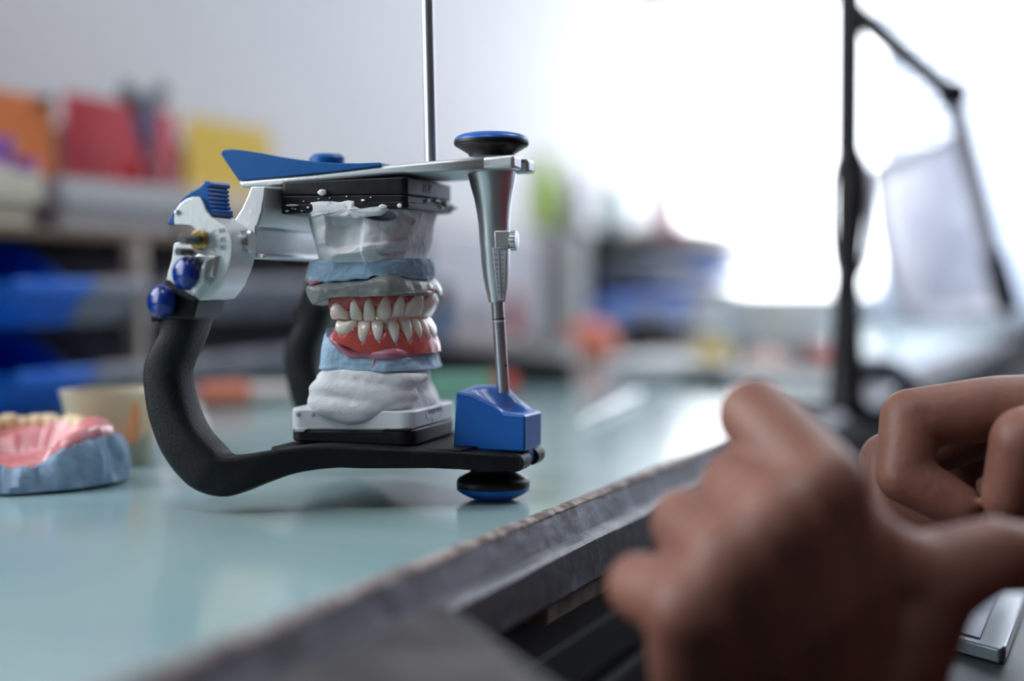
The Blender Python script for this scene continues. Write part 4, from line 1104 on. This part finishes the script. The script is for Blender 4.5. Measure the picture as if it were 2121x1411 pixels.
# coral crumpled piece
def lump(c, r, seed, amp=.25, sq=1.0):
    bm = bmesh.new(); bmesh.ops.create_icosphere(bm, subdivisions=4, radius=1.0)
    for v_ in bm.verts:
        d = v_.co.normalized(); k_ = 1 + amp*nz(d, 1.7, seed) + amp*.4*nz(d, 4.5, seed+3)
        v_.co = Vector((d.x*r[0]*k_, d.y*r[1]*k_, max(d.z*r[2]*k_, -r[2]*.72))) + Vector(c) + UP*r[2]*.72
    return bm
c = onz(1222, 748); tag(obj('modelling_wax', lump(c, (.026, .022, .020), 3), plain('coral_wax', (.85, .24, .15), .55), None, smooth=180, loc=c), 'crumpled coral orange wax lump on the bench right of the pin', 'wax')
c = onz(1476, 757); t = thing('yellow_box', 'small yellow box on the bench above the raised finger', 'box', c)
pp, qq = pq(1476, 757); obj('body', block(pp-.008, pp+.012, qq-.013, qq+.013, 0, .015), plain('box_yellow', (.85, .55, .05), .5), t, bevel=.002); obj('lid', block(pp-.009, pp+.013, qq-.014, qq+.014, .0152, .020), plain('box_yellow', (.85, .55, .05), .5), t, bevel=.0015)
# black file and dark holder
fa, fb = onz(1285, 781, .004), onz(1505, 787, .004)
fl_ = thing('bench_file', 'black flat file lying on the bench left of the raised finger', 'file', (fa+fb)/2 - UP*.004)
obj('blade', rod(fa, fa.lerp(fb, .55), .0034, 16), M['steeld'], fl_); obj('handle', tube([fa.lerp(fb, .54), fa.lerp(fb, .7), fa.lerp(fb, .88), fb], [.004, .0068, .0066, .0050], 14), M['rubber'], fl_, smooth=180)
pp, qq = pq(1350, 735); t = thing('tool_block', 'black tool block in front of the blue bins', 'tool holder', B(pp, qq, 0))
obj('body', block(pp-.03, pp+.04, qq-.02, qq+.03, 0, .030), M['rubber'], t, bevel=.003)
for i in range(4):
    a = B(pp-.015+.014*i, qq-.004, .0302); obj('peg', rod(a, a+UP*(.014+.004*(i % 2)), .0028, 12), M['steel'], t)
# white tray with bright front, paper pad
pp, qq = pq(1660, 802); t = thing('white_tray', 'white shallow tray at the bench edge left of the black lamp pole', 'tray', B(pp+.04, qq-.03, 0))
bm = bmesh.new(); P0, P1, Q0, Q1 = pp-.005, pp+.20, qq-.062, qq+.034
fbox(bm, B, P0, P1, Q0, Q1, .0005, .003)
for a in ((P0, P0+.003, Q0, Q1), (P1-.003, P1, Q0, Q1), (P0+.003, P1-.003, Q0, Q0+.003), (P0+.003, P1-.003, Q1-.003, Q1)): fbox(bm, B, *a, .003, .014)
obj('body', bm, plain('tray_white', (.78, .76, .77), .35), t, bevel=.001)
for i, (f, g_, m, lab) in enumerate(((.25, .3, plain('lump_pink', (.72, .52, .46), .6), 'pinkish plaster lump in the white tray'), (.62, .6, plain('lump_white', (.76, .74, .76), .6), 'white plaster lump in the white tray'))):
    c = B(lerp(P0, P1, f), lerp(Q0, Q1, g_), .0032); tag(obj('plaster_lump', lump(c, (.018, .016, .011), 12+i), m, None, smooth=180, loc=c), lab, 'plaster')
pp, qq = pq(1330, 760); t = tag(obj('paper_pad', block(pp-.02, pp+.11, qq-.03, qq+.05, 0, .006), plain('paper', (.86, .87, .88), .6), None, bevel=.0006, loc=B(pp, qq, 0)), 'pale paper pad lying flat beyond the black file', 'paper pad')
# second group of bins near the window
QD = -.335
BX = plain('bin_black', (.012, .012, .014), .5)
base = tag(obj('plinth', bbox(p_at(1230, QD), p_at(1566, QD), QD-.12, QD-.002, .0003, .026), plain('rack_dark', (.085, .08, .08), .6), None, bevel=.002, loc=B(p_at(1400, QD), QD-.06, 0)), 'dark plinth under the far bins by the window', 'plinth')
px_ = [1228, 1330, 1430, 1560]
gd = 'picking bins at the far end by the window'
for r, (z, cl_) in enumerate(((.0265, (BB, BB, BG)), (.0715, (BX, BG, BB)))):
    for i in range(3):
        a, b = p_at(px_[i], QD), p_at(px_[i+1], QD)
        nm = {0: 'bright blue', 1: 'grey', 2: 'black'}[0 if cl_[i] is BB else 1 if cl_[i] is BG else 2]
        bin_thing(cl_[i], a+.001, QD, z, b-a-.002, '%s bin, %s of three in the %s far row by the window' % (nm, ('first', 'second', 'third')[i], ('lower', 'upper')[r]), gd, .0445, .11)
sh2 = thing('wall_shelf', 'dark shelf over the far bins carrying bottles near the bright window', 'shelf', B(p_at(1350, -.40), -.42, .117))
obj('board', bbox(p_at(1085, -.40), p_at(1590, -.40), -.54, QD-.004, .1185, .1225), plain('rack_dark', (.085, .08, .08), .6), sh2, bevel=.001)
tag(obj('rack_post', bbox(p_at(1190, QD), p_at(1226, QD)-.001, QD-.03, QD-.004, 0, .117), plain('post_grey', (.50, .49, .48), .6), None, bevel=.001, loc=B(p_at(1208, QD), QD, 0)), 'grey upright post left of the far blue bins', 'post')
def shelf_bottle(px, pyt, hw, m, capm, label, q=-.37, zb=.1227, name='bottle', neck=True):
    c = B(p_at(px, q), q, zb); zt = z_at(px, pyt, q) - zb; r = hw*c.y/F
    t = thing(name, label, name.replace('_', ' '), c, 'bottles on the far shelf')
    obj('body', lathe(c, UP, [(0, 0), (0, r*.95), (.001, r), (zt*.66, r), (zt*.76, r*.55), (zt*.80, r*.5)], 32), m, t, smooth=50)
    obj('cap', lathe(c, UP, [(zt*.80, r*.55), (zt*.80, r*.62), (zt*.98, r*.60), (zt, r*.52), (zt, 0)], 32), capm, t, smooth=50)
shelf_bottle(1130, 322, 31, plain('lime_plastic', (.40, .62, .02), .4), plain('lime_plastic', (.40, .62, .02), .4), 'lime green bottle on the far shelf right of the metal pin')
shelf_bottle(1188, 352, 20, plain('slate_violet', (.16, .15, .24), .4), plain('slate_violet', (.16, .15, .24), .4), 'dark violet bottle standing beside the lime green bottle')
shelf_bottle(1268, 372, 26, plain('pale_teal', (.45, .64, .60), .4), M['frame'], 'pale teal bottle in the middle of the far shelf')
shelf_bottle(1388, 378, 22, plain('soft_pink', (.80, .32, .34), .4), M['frame'], 'pink bottle on the far shelf against the window light')
tray = thing('cream_box', 'cream box on the right end of the far shelf', 'box', B(p_at(1490, -.37), -.38, .1227))
obj('body', bbox(p_at(1412, -.37), p_at(1566, -.37), -.44, -.355, .1227, z_at(1490, 488, -.37)), plain('cream_box', (.78, .62, .40), .5), tray, bevel=.002)
obj('lid', bbox(p_at(1409, -.37), p_at(1569, -.37), -.443, -.352, z_at(1490, 488, -.37)+.0002, z_at(1490, 474, -.37)), plain('cream_lid', (.82, .68, .48), .5), tray, bevel=.002)
# pale machine between the two groups of bins
t = thing('lab_machine', 'pale lavender grey laboratory machine against the wall behind the upright pin', 'machine', B(p_at(1060, -.36), -.42, 0))
a, b = p_at(880, -.36), p_at(1135, -.36)
obj('housing', bbox(a, b, -.50, -.36, .008, z_at(1030, 470, -.36)), plain('machine_lavender', (.55, .53, .58), .4), t, bevel=.008, seg=3)
obj('top_panel', bbox(a+.02, b-.03, -.49, -.37, z_at(1030, 470, -.36)+.0002, z_at(1030, 458, -.36)), plain('machine_cream', (.66, .60, .52), .5), t, bevel=.002)
for x in (a+.02, b-.02): obj('foot', rod(B(x, -.40, 0), B(x, -.40, .0085), .008, 16), M['rubber'], t)
obj('vent', bbox(a+.05, a+.14, -.3598, -.357, .02, .05), plain('vent_grey', (.28, .27, .30), .5), t, bevel=.001)
# small bottles in front of the machine
for (px, pyb, pyt, hw, m, cm, nm, lab) in ((918, 664, 588, 20, plain('azure', (.01, .16, .40), .4), M['rubber'], 'bottle', 'small azure bottle with a dark cap beside the false teeth'),
                                    (1066, 668, 588, 22, plain('rose_red', (.50, .09, .10), .4), plain('rose_pale', (.72, .52, .54), .4), 'bottle', 'small red bottle with a pale cap just right of the pin')):
    q = -.28; c = B(p_at(px, q), q, 0); zt = z_at(px, pyt, q); r = hw*c.y/F
    t = thing(nm, lab, 'bottle', c)
    obj('body', lathe(c, UP, [(0, 0), (0, r*.95), (.001, r), (zt*.66, r), (zt*.72, r*.8)], 32), m, t, smooth=50); obj('cap', lathe(c, UP, [(zt*.72, r*.8), (zt*.73, r*.88), (zt*.98, r*.85), (zt, r*.7), (zt, 0)], 32), cm, t, smooth=50)
# white pots
for i, (px, q, pyt, hw) in enumerate(((1470, -.20, 622, 32), (1525, -.24, 598, 36))):
    c = B(p_at(px, q), q, 0); zt = z_at(px, pyt, q); r = hw*c.y/F
    t = thing('white_pot', ('white pot in front of the blue bins, nearer of two', 'taller white pot behind the other white pot')[i], 'pot', c, 'white pots at the far end')
    obj('body', lathe(c, UP, [(0, 0), (0, r*.85), (.001, r*.9), (zt*.80, r), (zt*.82, r)], 32), plain('pot_white', (.88, .87, .90), .4), t, smooth=50); obj('lid', lathe(c, UP, [(zt*.82, r), (zt*.82, r*1.06), (zt*.97, r*1.04), (zt, r*.9), (zt, 0)], 32), plain('pot_white', (.88, .87, .90), .4), t, smooth=50)
for i, (px, q, pyt, hw, m, lab) in enumerate(((1610, -.20, 610, 44, plain('carton_cream', (.88, .82, .78), .6), 'cream carton at the far end under the window'), (1690, -.16, 625, 34, plain('carton_grey', (.82, .80, .84), .6), 'grey carton at the far end left of the lamp pole'))):
    p = p_at(px, q); w_ = hw*B(p, q, 0).y/F; zt = z_at(px, pyt, q)
    t = thing('carton', lab, 'carton', B(p, q, 0)); obj('body', block(p-w_, p+w_*.6, q-w_, q+w_, 0, zt-.0015), m, t, bevel=.001); obj('flap', block(p-w_, p+w_*.6, q-w_, q, zt-.0013, zt), m, t, bevel=.0004)

# ------------------------------------------------------------------ jointed lamp stand at the bench edge
LY = .77
lp0 = at(1752, 855, LY); lp0.z = 0
lP, lQ = (lp0-E0).dot(EV), (lp0-E0).dot(MV)
lamp = thing('lamp_stand', 'black jointed lamp stand with a pale panel clamped at the bench edge', 'lamp', lp0)
BK = plain('lamp_black', (.010, .010, .013), .5)
def lz(py): return CAMZ + (HORIZON-py)*LY/F
obj('pole', rod(lp0 + UP*.002, Vector((lp0.x-.001, lp0.y, .42)), .0074, 20), BK, lamp)
obj('base', lathe(lp0 + UP*.0006, UP, [(0, 0), (0, .011), (.004, .011), (.006, .0100), (.032, .0085), (.055, .0075), (.070, .005)], 32), BK, lamp, smooth=40)
obj('clamp', bbox(lP-.014, lP+.014, -.03, lQ+.004, .0004, .0045), BK, lamp, bevel=.001)
obj('sleeve', tube([Vector((lp0.x+.002, lp0.y, lz(z))) for z in (620, 520, 400, 350, 300)], [.0048, .0062, .0085, .0075, .0048], 16), BK, lamp, smooth=180)
for sg in (-1, 1):
    obj('cable', tube([Vector((lp0.x + sg*dx, lp0.y - .003, lz(z))) for z, dx in ((600, .003), (540, .0085), (430, .0105), (350, .009), (290, .003))], .0013, 10), plain('cable_grey', (.40, .38, .42), .5), lamp, smooth=180)
j0 = Vector((lp0.x, lp0.y, lz(22))); j1 = at(1972, 196, .86); j2 = at(2088, 640, .90)
obj('upper_arm', tube([j0, j0.lerp(j1, .5), j1], [.0062, .0062, .0066], 16), BK, lamp, smooth=180)
obj('joint', lathe(j1 - Vector((0, .008, 0)), (0, 1, 0), [(0, 0), (0, .0085), (.016, .0085), (.016, 0)], 28), BK, lamp, smooth=40)
obj('lower_arm', tube([j1, j1.lerp(j2, .35), j1.lerp(j2, .8)], [.0064, .0060, .0056], 16), plain('arm_lavender', (.42, .40, .46), .4), lamp, smooth=180)
obj('arm_end', tube([j1.lerp(j2, .72), j1.lerp(j2, .9), j2], [.0066, .0082, .0072], 16), BK, lamp, smooth=180)
# pale panel hanging from the lower arm
edge = [(1800, 345), (1880, 312), (1965, 280), (2008, 300), (2032, 420), (2052, 540), (2066, 650), (1960, 668), (1868, 655), (1838, 590), (1812, 480)]
bm = bmesh.new(); cx_ = Vector((1940, 480)); rings = []
for f in (1, .8, .55, .3):
    rings.append([at(cx_.x+(x-cx_.x)*f, cx_.y+(y-cx_.y)*f, .905 + .03*(1-f*f) + .010*math.sin((x+y)*.02)) for x, y in edge])
R_ = [[bm.verts.new(p) for p in r] for r in rings]
for i in range(3):
    for j in range(len(edge)): k_ = (j+1) % len(edge); bm.faces.new((R_[i][j], R_[i][k_], R_[i+1][k_], R_[i+1][j]))
bm.faces.new(R_[3])
pan = obj('shade_panel', bm, mat('pale_panel', (.80, .79, .84), .5, trans=.6, ior=1.1), lamp, smooth=180)
so = pan.modifiers.new('Solidify', 'SOLIDIFY'); so.thickness = .002
# hose coil hanging by the lamp
hb = at(1815, 812, .795)
hs_ = thing('hose', 'coiled dark blue hose hooked on the foot of the black lamp stand', 'hose', hb)
pts = []
for i in range(46):
    a = i*.62; r = 1 + .16*math.sin(i*.9); pts.append(hb + Vector((.0185*r*math.cos(a), .010*math.sin(i*.41) - .004, .0125*r*math.sin(a))))
obj('tubing', tube(pts, .0040, 10, None, 4), plain('hose_blue', (.015, .045, .10), .35), hs_, smooth=180)
obj('coupling', rod(pts[-1], pts[-1] + Vector((.012, -.004, .010)), .0050, 16), plain('coupling_grey', (.16, .19, .22), .35), hs_)
# things around the lamp foot
c = B(lP+.23, -.10, 0)
mt = thing('micromotor', 'dark handpiece motor with a reddish band behind the lamp pole', 'motor', c)
obj('body', rod(c + UP*.0125, c + EV*.02 + MV*.05 + UP*.0125, .012, 24), plain('motor_dark', (.05, .05, .07), .4), mt); obj('band', rod(c + EV*.018 + MV*.048 + UP*.0125, c + EV*.024 + MV*.062 + UP*.0125, .0125, 24), plain('band_red', (.45, .12, .11), .4), mt)
obj('nose', rod(c + EV*.024 + MV*.062 + UP*.0125, c + EV*.034 + MV*.088 + UP*.0125, .009, 24, None, .006), plain('motor_blue', (.20, .26, .42), .4), mt)
# neighbouring desk
dk = thing('side_desk', 'white topped neighbouring desk to the right of the lamp stand', 'desk', B(1.05, .5, Z_FLOOR))
obj('desk_top', bbox(.68, 1.55, .13, 1.2, -.022, .002), plain('desk_white', (.80, .81, .84), .35), dk, bevel=.002)
for a, b in ((.70, .16), (.70, 1.15), (1.5, .16), (1.5, 1.15)): obj('leg', bbox(a, a+.03, b, b+.03, Z_FLOOR, -.0222), M['frame'], dk, bevel=.002)
obj('modesty_panel', bbox(.74, .75, .19, 1.14, -.45, -.0222), plain('panel_dark', (.02, .021, .025), .6), dk)
t = thing('scanner', 'grey desktop machine with a black base at the right edge on the white desk', 'machine', B(1.05, .36, .002))
obj('base', bbox(.93, 1.2, .215, .50, .0022, .022), M['rubber'], t, bevel=.003); obj('housing', bbox(.95, 1.2, .235, .49, .0222, .088), plain('scanner_grey', (.40, .41, .45), .4), t, bevel=.008, seg=3)
t = thing('paper_tray', 'white plastic tray on the neighbouring white desk', 'tray', B(.80, .26, .002))
obj('body', bbox(.71, .90, .15, .34, .0022, .016), plain('tray_white', (.78, .76, .77), .35), t, bevel=.003); obj('insert', bbox(.73, .88, .17, .32, .0162, .02), plain('insert_lav', (.58, .6, .66), .5), t, bevel=.002)

# ------------------------------------------------------------------ foreground: arm rest, pulled out drawer, glass plate
pA_, _ = pq(846, 1228, -.006)
ar0 = B(pA_, .0086, -.006); dirv = (onz(1066, 1411, -.006) - onz(846, 1228, -.006)).normalized()
ar1 = B(-.46, .0086, -.006)
rest = thing('arm_rest', 'dark grey scuffed arm rest jutting from the bench edge in the foreground', 'arm rest', (ar0+ar1)/2 - UP*.02)
bm = bmesh.new(); q4 = [ar0, ar0 + dirv*.19, ar1 + dirv*.19, ar1]
hexa(bm, [x - UP*.0135 for x in q4] + q4); obj('pad', bm, M['pad'], rest, bevel=.003, seg=3)
bm = bmesh.new(); q5 = [ar0.lerp(ar1, .15) + dirv*.02, ar0.lerp(ar1, .15) + dirv*.16, ar0.lerp(ar1, .85) + dirv*.16, ar0.lerp(ar1, .85) + dirv*.02]
hexa(bm, [x - UP*.022 for x in q5] + [x - UP*.0137 for x in q5]); obj('bracket', bm, M['dark'], rest)
dw = thing('pull_out_drawer', 'dark blue grey pulled out drawer below the bench at the lower right', 'drawer', B(.04, .2, -.09))
obj('tray_floor', bbox(-.115, .13, .07, .245, -.060, -.0455), plain('drawer_slate', (.022, .030, .035), .45), dw, bevel=.001)
obj('front', bbox(-.12, .135, .2452, .257, -.10, -.035), plain('drawer_slate', (.022, .030, .035), .45), dw, bevel=.002)
for a in (.085, .118): obj('runner', bbox(a, a+.008, .0085, .0698, -.058, -.048), M['alu'], dw)
for a in (-.115, .122): obj('side', bbox(a, a+.008, .07, .245, -.0452, -.043), plain('drawer_slate', (.022, .030, .035), .45), dw)
gp = [onz(x, y, -.0405) for x, y in ((1900, 1300), (1966, 1318), (2068, 1345), (2079, 1343), (2086, 1336), (2150, 1165), (2020, 1150), (1930, 1150))]
gl = thing('glass_plate', 'thick clear glass plate with a bright edge lying in the drawer at lower right', 'glass plate', sum(gp, Vector())/8 - UP*.0045)
obj('plate', prism(gp, Vector((0, 0, -.0045)), None), mat('pale_glass', (.22, .28, .32), .12, trans=.35, ior=1.45), gl, bevel=.0012, seg=3)
obj('paper_strip', prism([onz(x, y, -.0402) for x, y in ((1985, 1310), (2030, 1322), (2075, 1200), (2040, 1195))], Vector((0, 0, .0002)), None), plain('strip_blue', (.30, .36, .48), .5), gl)

# ------------------------------------------------------------------ the technician: hands in view, body just outside the frame
body = bmesh.new()
def cap_(bm, p0, p1, r0, r1, seg=20):
    p0, p1 = Vector(p0), Vector(p1); L = (p1-p0).length
    pr = []
    for i in range(7):
        a = math.pi/2*i/6; pr.append((-r0*math.cos(a), r0*math.sin(a)))
    for i in range(7):
        a = math.pi/2*i/6; pr.append((L + r1*math.sin(a), r1*math.cos(a)))
    lathe(p0, p1-p0, pr, seg, bm)
def chain(bm, pts):
    for a, b in zip(pts, pts[1:]): cap_(bm, at(*a[:3]), at(*b[:3]), a[3], b[3])
hl = bmesh.new()
chain(hl, [(1700, 1015, .326, .0112), (1655, 950, .335, .0100), (1566, 862, .350, .0096), (1590, 880, .374, .0086), (1660, 930, .382, .0076)])     # index finger
chain(hl, [(1612, 1085, .321, .0104), (1532, 1008, .343, .0096), (1600, 1050, .368, .0088), (1680, 1080, .366, .0078)])                           # middle
chain(hl, [(1515, 1165, .316, .0098), (1424, 1086, .340, .0090), (1500, 1140, .362, .0084), (1580, 1170, .358, .0074)])                           # ring
chain(hl, [(1432, 1265, .313, .0090), (1326, 1214, .334, .0082), (1400, 1262, .350, .0076), (1480, 1290, .346, .0068)])                           # little finger
chain(hl, [(1700, 1015, .326, .0110), (1735, 1200, .333, .0138), (1775, 1460, .350, .0185)])
chain(hl, [(1612, 1085, .319, .0114), (1650, 1250, .328, .0148), (1690, 1470, .348, .0195)])
chain(hl, [(1515, 1165, .313, .0108), (1560, 1310, .326, .0145), (1600, 1480, .348, .0190)])
chain(hl, [(1432, 1265, .311, .0102), (1462, 1370, .324, .0136), (1510, 1480, .346, .0180)])
chain(hl, [(1790, 1420, .346, .0185), (1925, 1205, .338, .0124), (2052, 1150, .340, .0094), (2180, 1162, .350, .0082)])                            # thumb
chain(hl, [(1725, 1075, .331, .0098), (1820, 1160, .335, .0100), (1905, 1195, .336, .0100)])                                                   # web
wl = at(1640, 1490, .348); el = Vector((.27, .27, -.15)); shl = Vector((.425, .276, .14))
cap_(hl, at(1570, 1480, .348), wl.lerp(el, .35), .0205, .031); cap_(hl, at(1730, 1480, .350), wl.lerp(el, .35), .0205, .031)
cap_(hl, wl.lerp(el, .35), el, .034, .040)
hr = bmesh.new()
chain(hr, [(2260, 852, .424, .0120), (2060, 846, .428, .0100), (1886, 868, .430, .0094), (1872, 985, .425, .0084), (1990, 1052, .419, .0070)])        # index finger
chain(hr, [(2270, 890, .445, .0120), (2050, 880, .452, .0098), (1838, 955, .454, .0092), (1842, 1052, .448, .0082), (1960, 1085, .440, .0070)])      # middle
chain(hr, [(2280, 930, .466, .0115), (2090, 900, .474, .0096), (1960, 960, .474, .0090), (1975, 1060, .466, .0080), (2060, 1090, .456, .0070)])      # ring
chain(hr, [(2300, 970, .484, .0105), (2150, 940, .492, .0088), (2060, 1000, .490, .0080), (2080, 1080, .482, .0070)])                               # little finger
chain(hr, [(2420, 900, .425, .0150), (2240, 905, .404, .0125), (2125, 915, .404, .0102), (2092, 1030, .407, .0082)])                                # thumb
chain(hr, [(2260, 852, .426, .0125), (2480, 880, .440, .0200)]); chain(hr, [(2270, 890, .447, .0125), (2480, 900, .450, .0200)]); chain(hr, [(2280, 930, .468, .0120), (2480, 930, .458, .0200)]); chain(hr, [(2300, 970, .484, .0110), (2480, 950, .466, .0190)])
wr = at(2500, 905, .452); er = Vector((.47, .57, -.05)); shr = Vector((.575, .62, .14))
cap_(hr, at(2480, 890, .448), wr.lerp(er, .4), .022, .032); cap_(hr, wr.lerp(er, .4), er, .032, .040)
tb_ = bmesh.new()
for pz, rr, w_ in ((Vector((.545, .428, -.40)), .125, .055), (Vector((.535, .432, -.20)), .115, .05), (Vector((.51, .443, .0)), .12, .06)):
    for sg in (-1, 1): cap_(tb_, pz + Vector((.397, .918, 0))*w_*sg, pz + Vector((.397, .918, 0))*w_*sg + Vector((-.012, .006, .14)), rr*.9, rr*.86, 28)
for sh_, el_ in ((shl, el), (shr, er)):
    cap_(tb_, Vector((.50, .448, .10)), sh_, .085, .060, 24); cap_(tb_, sh_, el_, .054, .041, 24)
nk = Vector((.49, .452, .17)); hd = Vector((.425, .478, .335))
cap_(tb_, nk, nk.lerp(hd, .6), .056, .052, 24)
for k_, sg in ((0, -1), (1, 1)):
    hip = Vector((.56, .422, -.42)) + Vector((.397, .918, 0))*.09*sg; kn_ = hip - MV*.38 + Vector((.397, .918, 0))*.03*sg; an = Vector((kn_.x + .04, kn_.y - .02, Z_FLOOR+.075))
    cap_(tb_, hip, kn_, .080, .056, 24); cap_(tb_, kn_, an, .054, .036, 24); cap_(tb_, an - UP*.03, an - UP*.042 - MV*.13, .032, .028, 20)
fdir = (-MV*.86 - UP*.5).normalized(); sdv = Vector((.397, .918, 0)); hup = fdir.cross(sdv).normalized(); hup = hup if hup.z > 0 else -hup
def hp(a, b, c): return hd + fdir*a + sdv*b + hup*c
cap_(tb_, hp(-.018, 0, .022), hp(.010, 0, .030), .082, .078, 32); cap_(tb_, hp(.022, 0, -.035), hp(.046, 0, -.066), .058, .036, 28)
cap_(tb_, hp(.086, 0, .012), hp(.106, 0, -.020), .008, .013, 16); cap_(tb_, hp(.074, -.022, -.052), hp(.074, .022, -.052), .0085, .0085, 14)
for sg in (-1, 1):
    cap_(tb_, hp(.068, sg*.032, .012), hp(.070, sg*.034, .012), .0145, .0145, 16); cap_(tb_, hp(-.004, sg*.080, .012), hp(-.008, sg*.086, -.026), .016, .011, 14)
person = bmesh.new()
for part_, vx, it_ in ((hl, .0011, 7), (hr, .0011, 8), (tb_, .0075, 3)):
    f_ = fuse(part_, vx, it_, .55); me_ = bpy.data.meshes.new('tmp'); f_.to_mesh(me_); f_.free(); person.from_mesh(me_); bpy.data.meshes.remove(me_)
pob = obj('person', person, M['skin'], None, smooth=180, loc=Vector((.52, .44, Z_FLOOR)))
tag(pob, 'seated person in a maroon sweater working with both hands in front of the bench edge', 'person')
# clothing
sw = bmesh.new()
def off(bm_, *a): cap_(bm_, *a)
for sh_, el_, w0, f0 in ((shl, el, wl, .10), (shr, er, wr, .25)):
    cap_(sw, Vector((.50, .448, .10)), sh_, .096, .070, 24); cap_(sw, sh_, el_, .066, .053, 24); cap_(sw, el_, w0.lerp(el_, .30), .052, .046, 24); cap_(sw, w0.lerp(el_, .30), w0.lerp(el_, f0 + .14), .046, .038, 24)
for pz, rr, w_ in ((Vector((.545, .428, -.40)), .137, .055), (Vector((.535, .432, -.20)), .127, .05), (Vector((.51, .443, .0)), .131, .06)):
    for sg in (-1, 1): cap_(sw, pz + sdv*w_*sg, pz + sdv*w_*sg + Vector((-.012, .006, .14)), rr*.9, rr*.86, 28)
obj('sweater', fuse(sw, .007, 3), M['sleeve'], pob, smooth=180)
tr = bmesh.new()
for sg in (-1, 1):
    hip = Vector((.56, .422, -.42)) + sdv*.09*sg; kn_ = hip - MV*.38 + sdv*.03*sg; an = Vector((kn_.x + .04, kn_.y - .02, Z_FLOOR+.075))
    cap_(tr, hip, kn_, .090, .066, 24); cap_(tr, kn_, an + UP*.03, .064, .050, 24)
obj('trousers', fuse(tr, .008, 3), plain('dark_denim', (.02, .025, .045), .9), pob, smooth=180)
hr_ = bmesh.new(); cap_(hr_, hp(-.032, 0, .034), hp(-.004, 0, .050), .086, .080, 32); cap_(hr_, hp(-.05, 0, -.01), hp(-.045, 0, -.05), .068, .05, 24)
obj('hair', fuse(hr_, .006, 2), M['hair'], pob, smooth=180)
for sg in (-1, 1): obj('eye', lathe(hp(.074, sg*.033, .012), fdir, [(0, .011), (.006, .010), (.010, .005), (.0108, 0)], 20), plain('eye_white', (.75, .73, .72), .2), pob, smooth=180)
# stool
stc = Vector((.575, .42, Z_FLOOR))
sl = thing('stool', 'round black stool under the seated person outside the right edge', 'stool', stc)
obj('seat', lathe(stc, UP, [(.27, 0), (.27, .17), (.285, .185), (.31, .185), (.325, .17), (.325, 0)], 40), M['rubber'], sl, smooth=50)
obj('column', rod(stc + UP*.06, stc + UP*.27, .025), M['steel'], sl)
for i in range(5):
    a = i*2*math.pi/5; e_ = stc + Vector((math.cos(a)*.24, math.sin(a)*.24, .05)); obj('leg', rod(stc + UP*.07, e_, .016, 16), M['rubber'], sl); obj('castor', lathe(e_ + Vector((0, 0, -.05)), UP, [(0, 0), (0, .014), (.04, .02), (.048, 0)], 16), M['rubber'], sl)
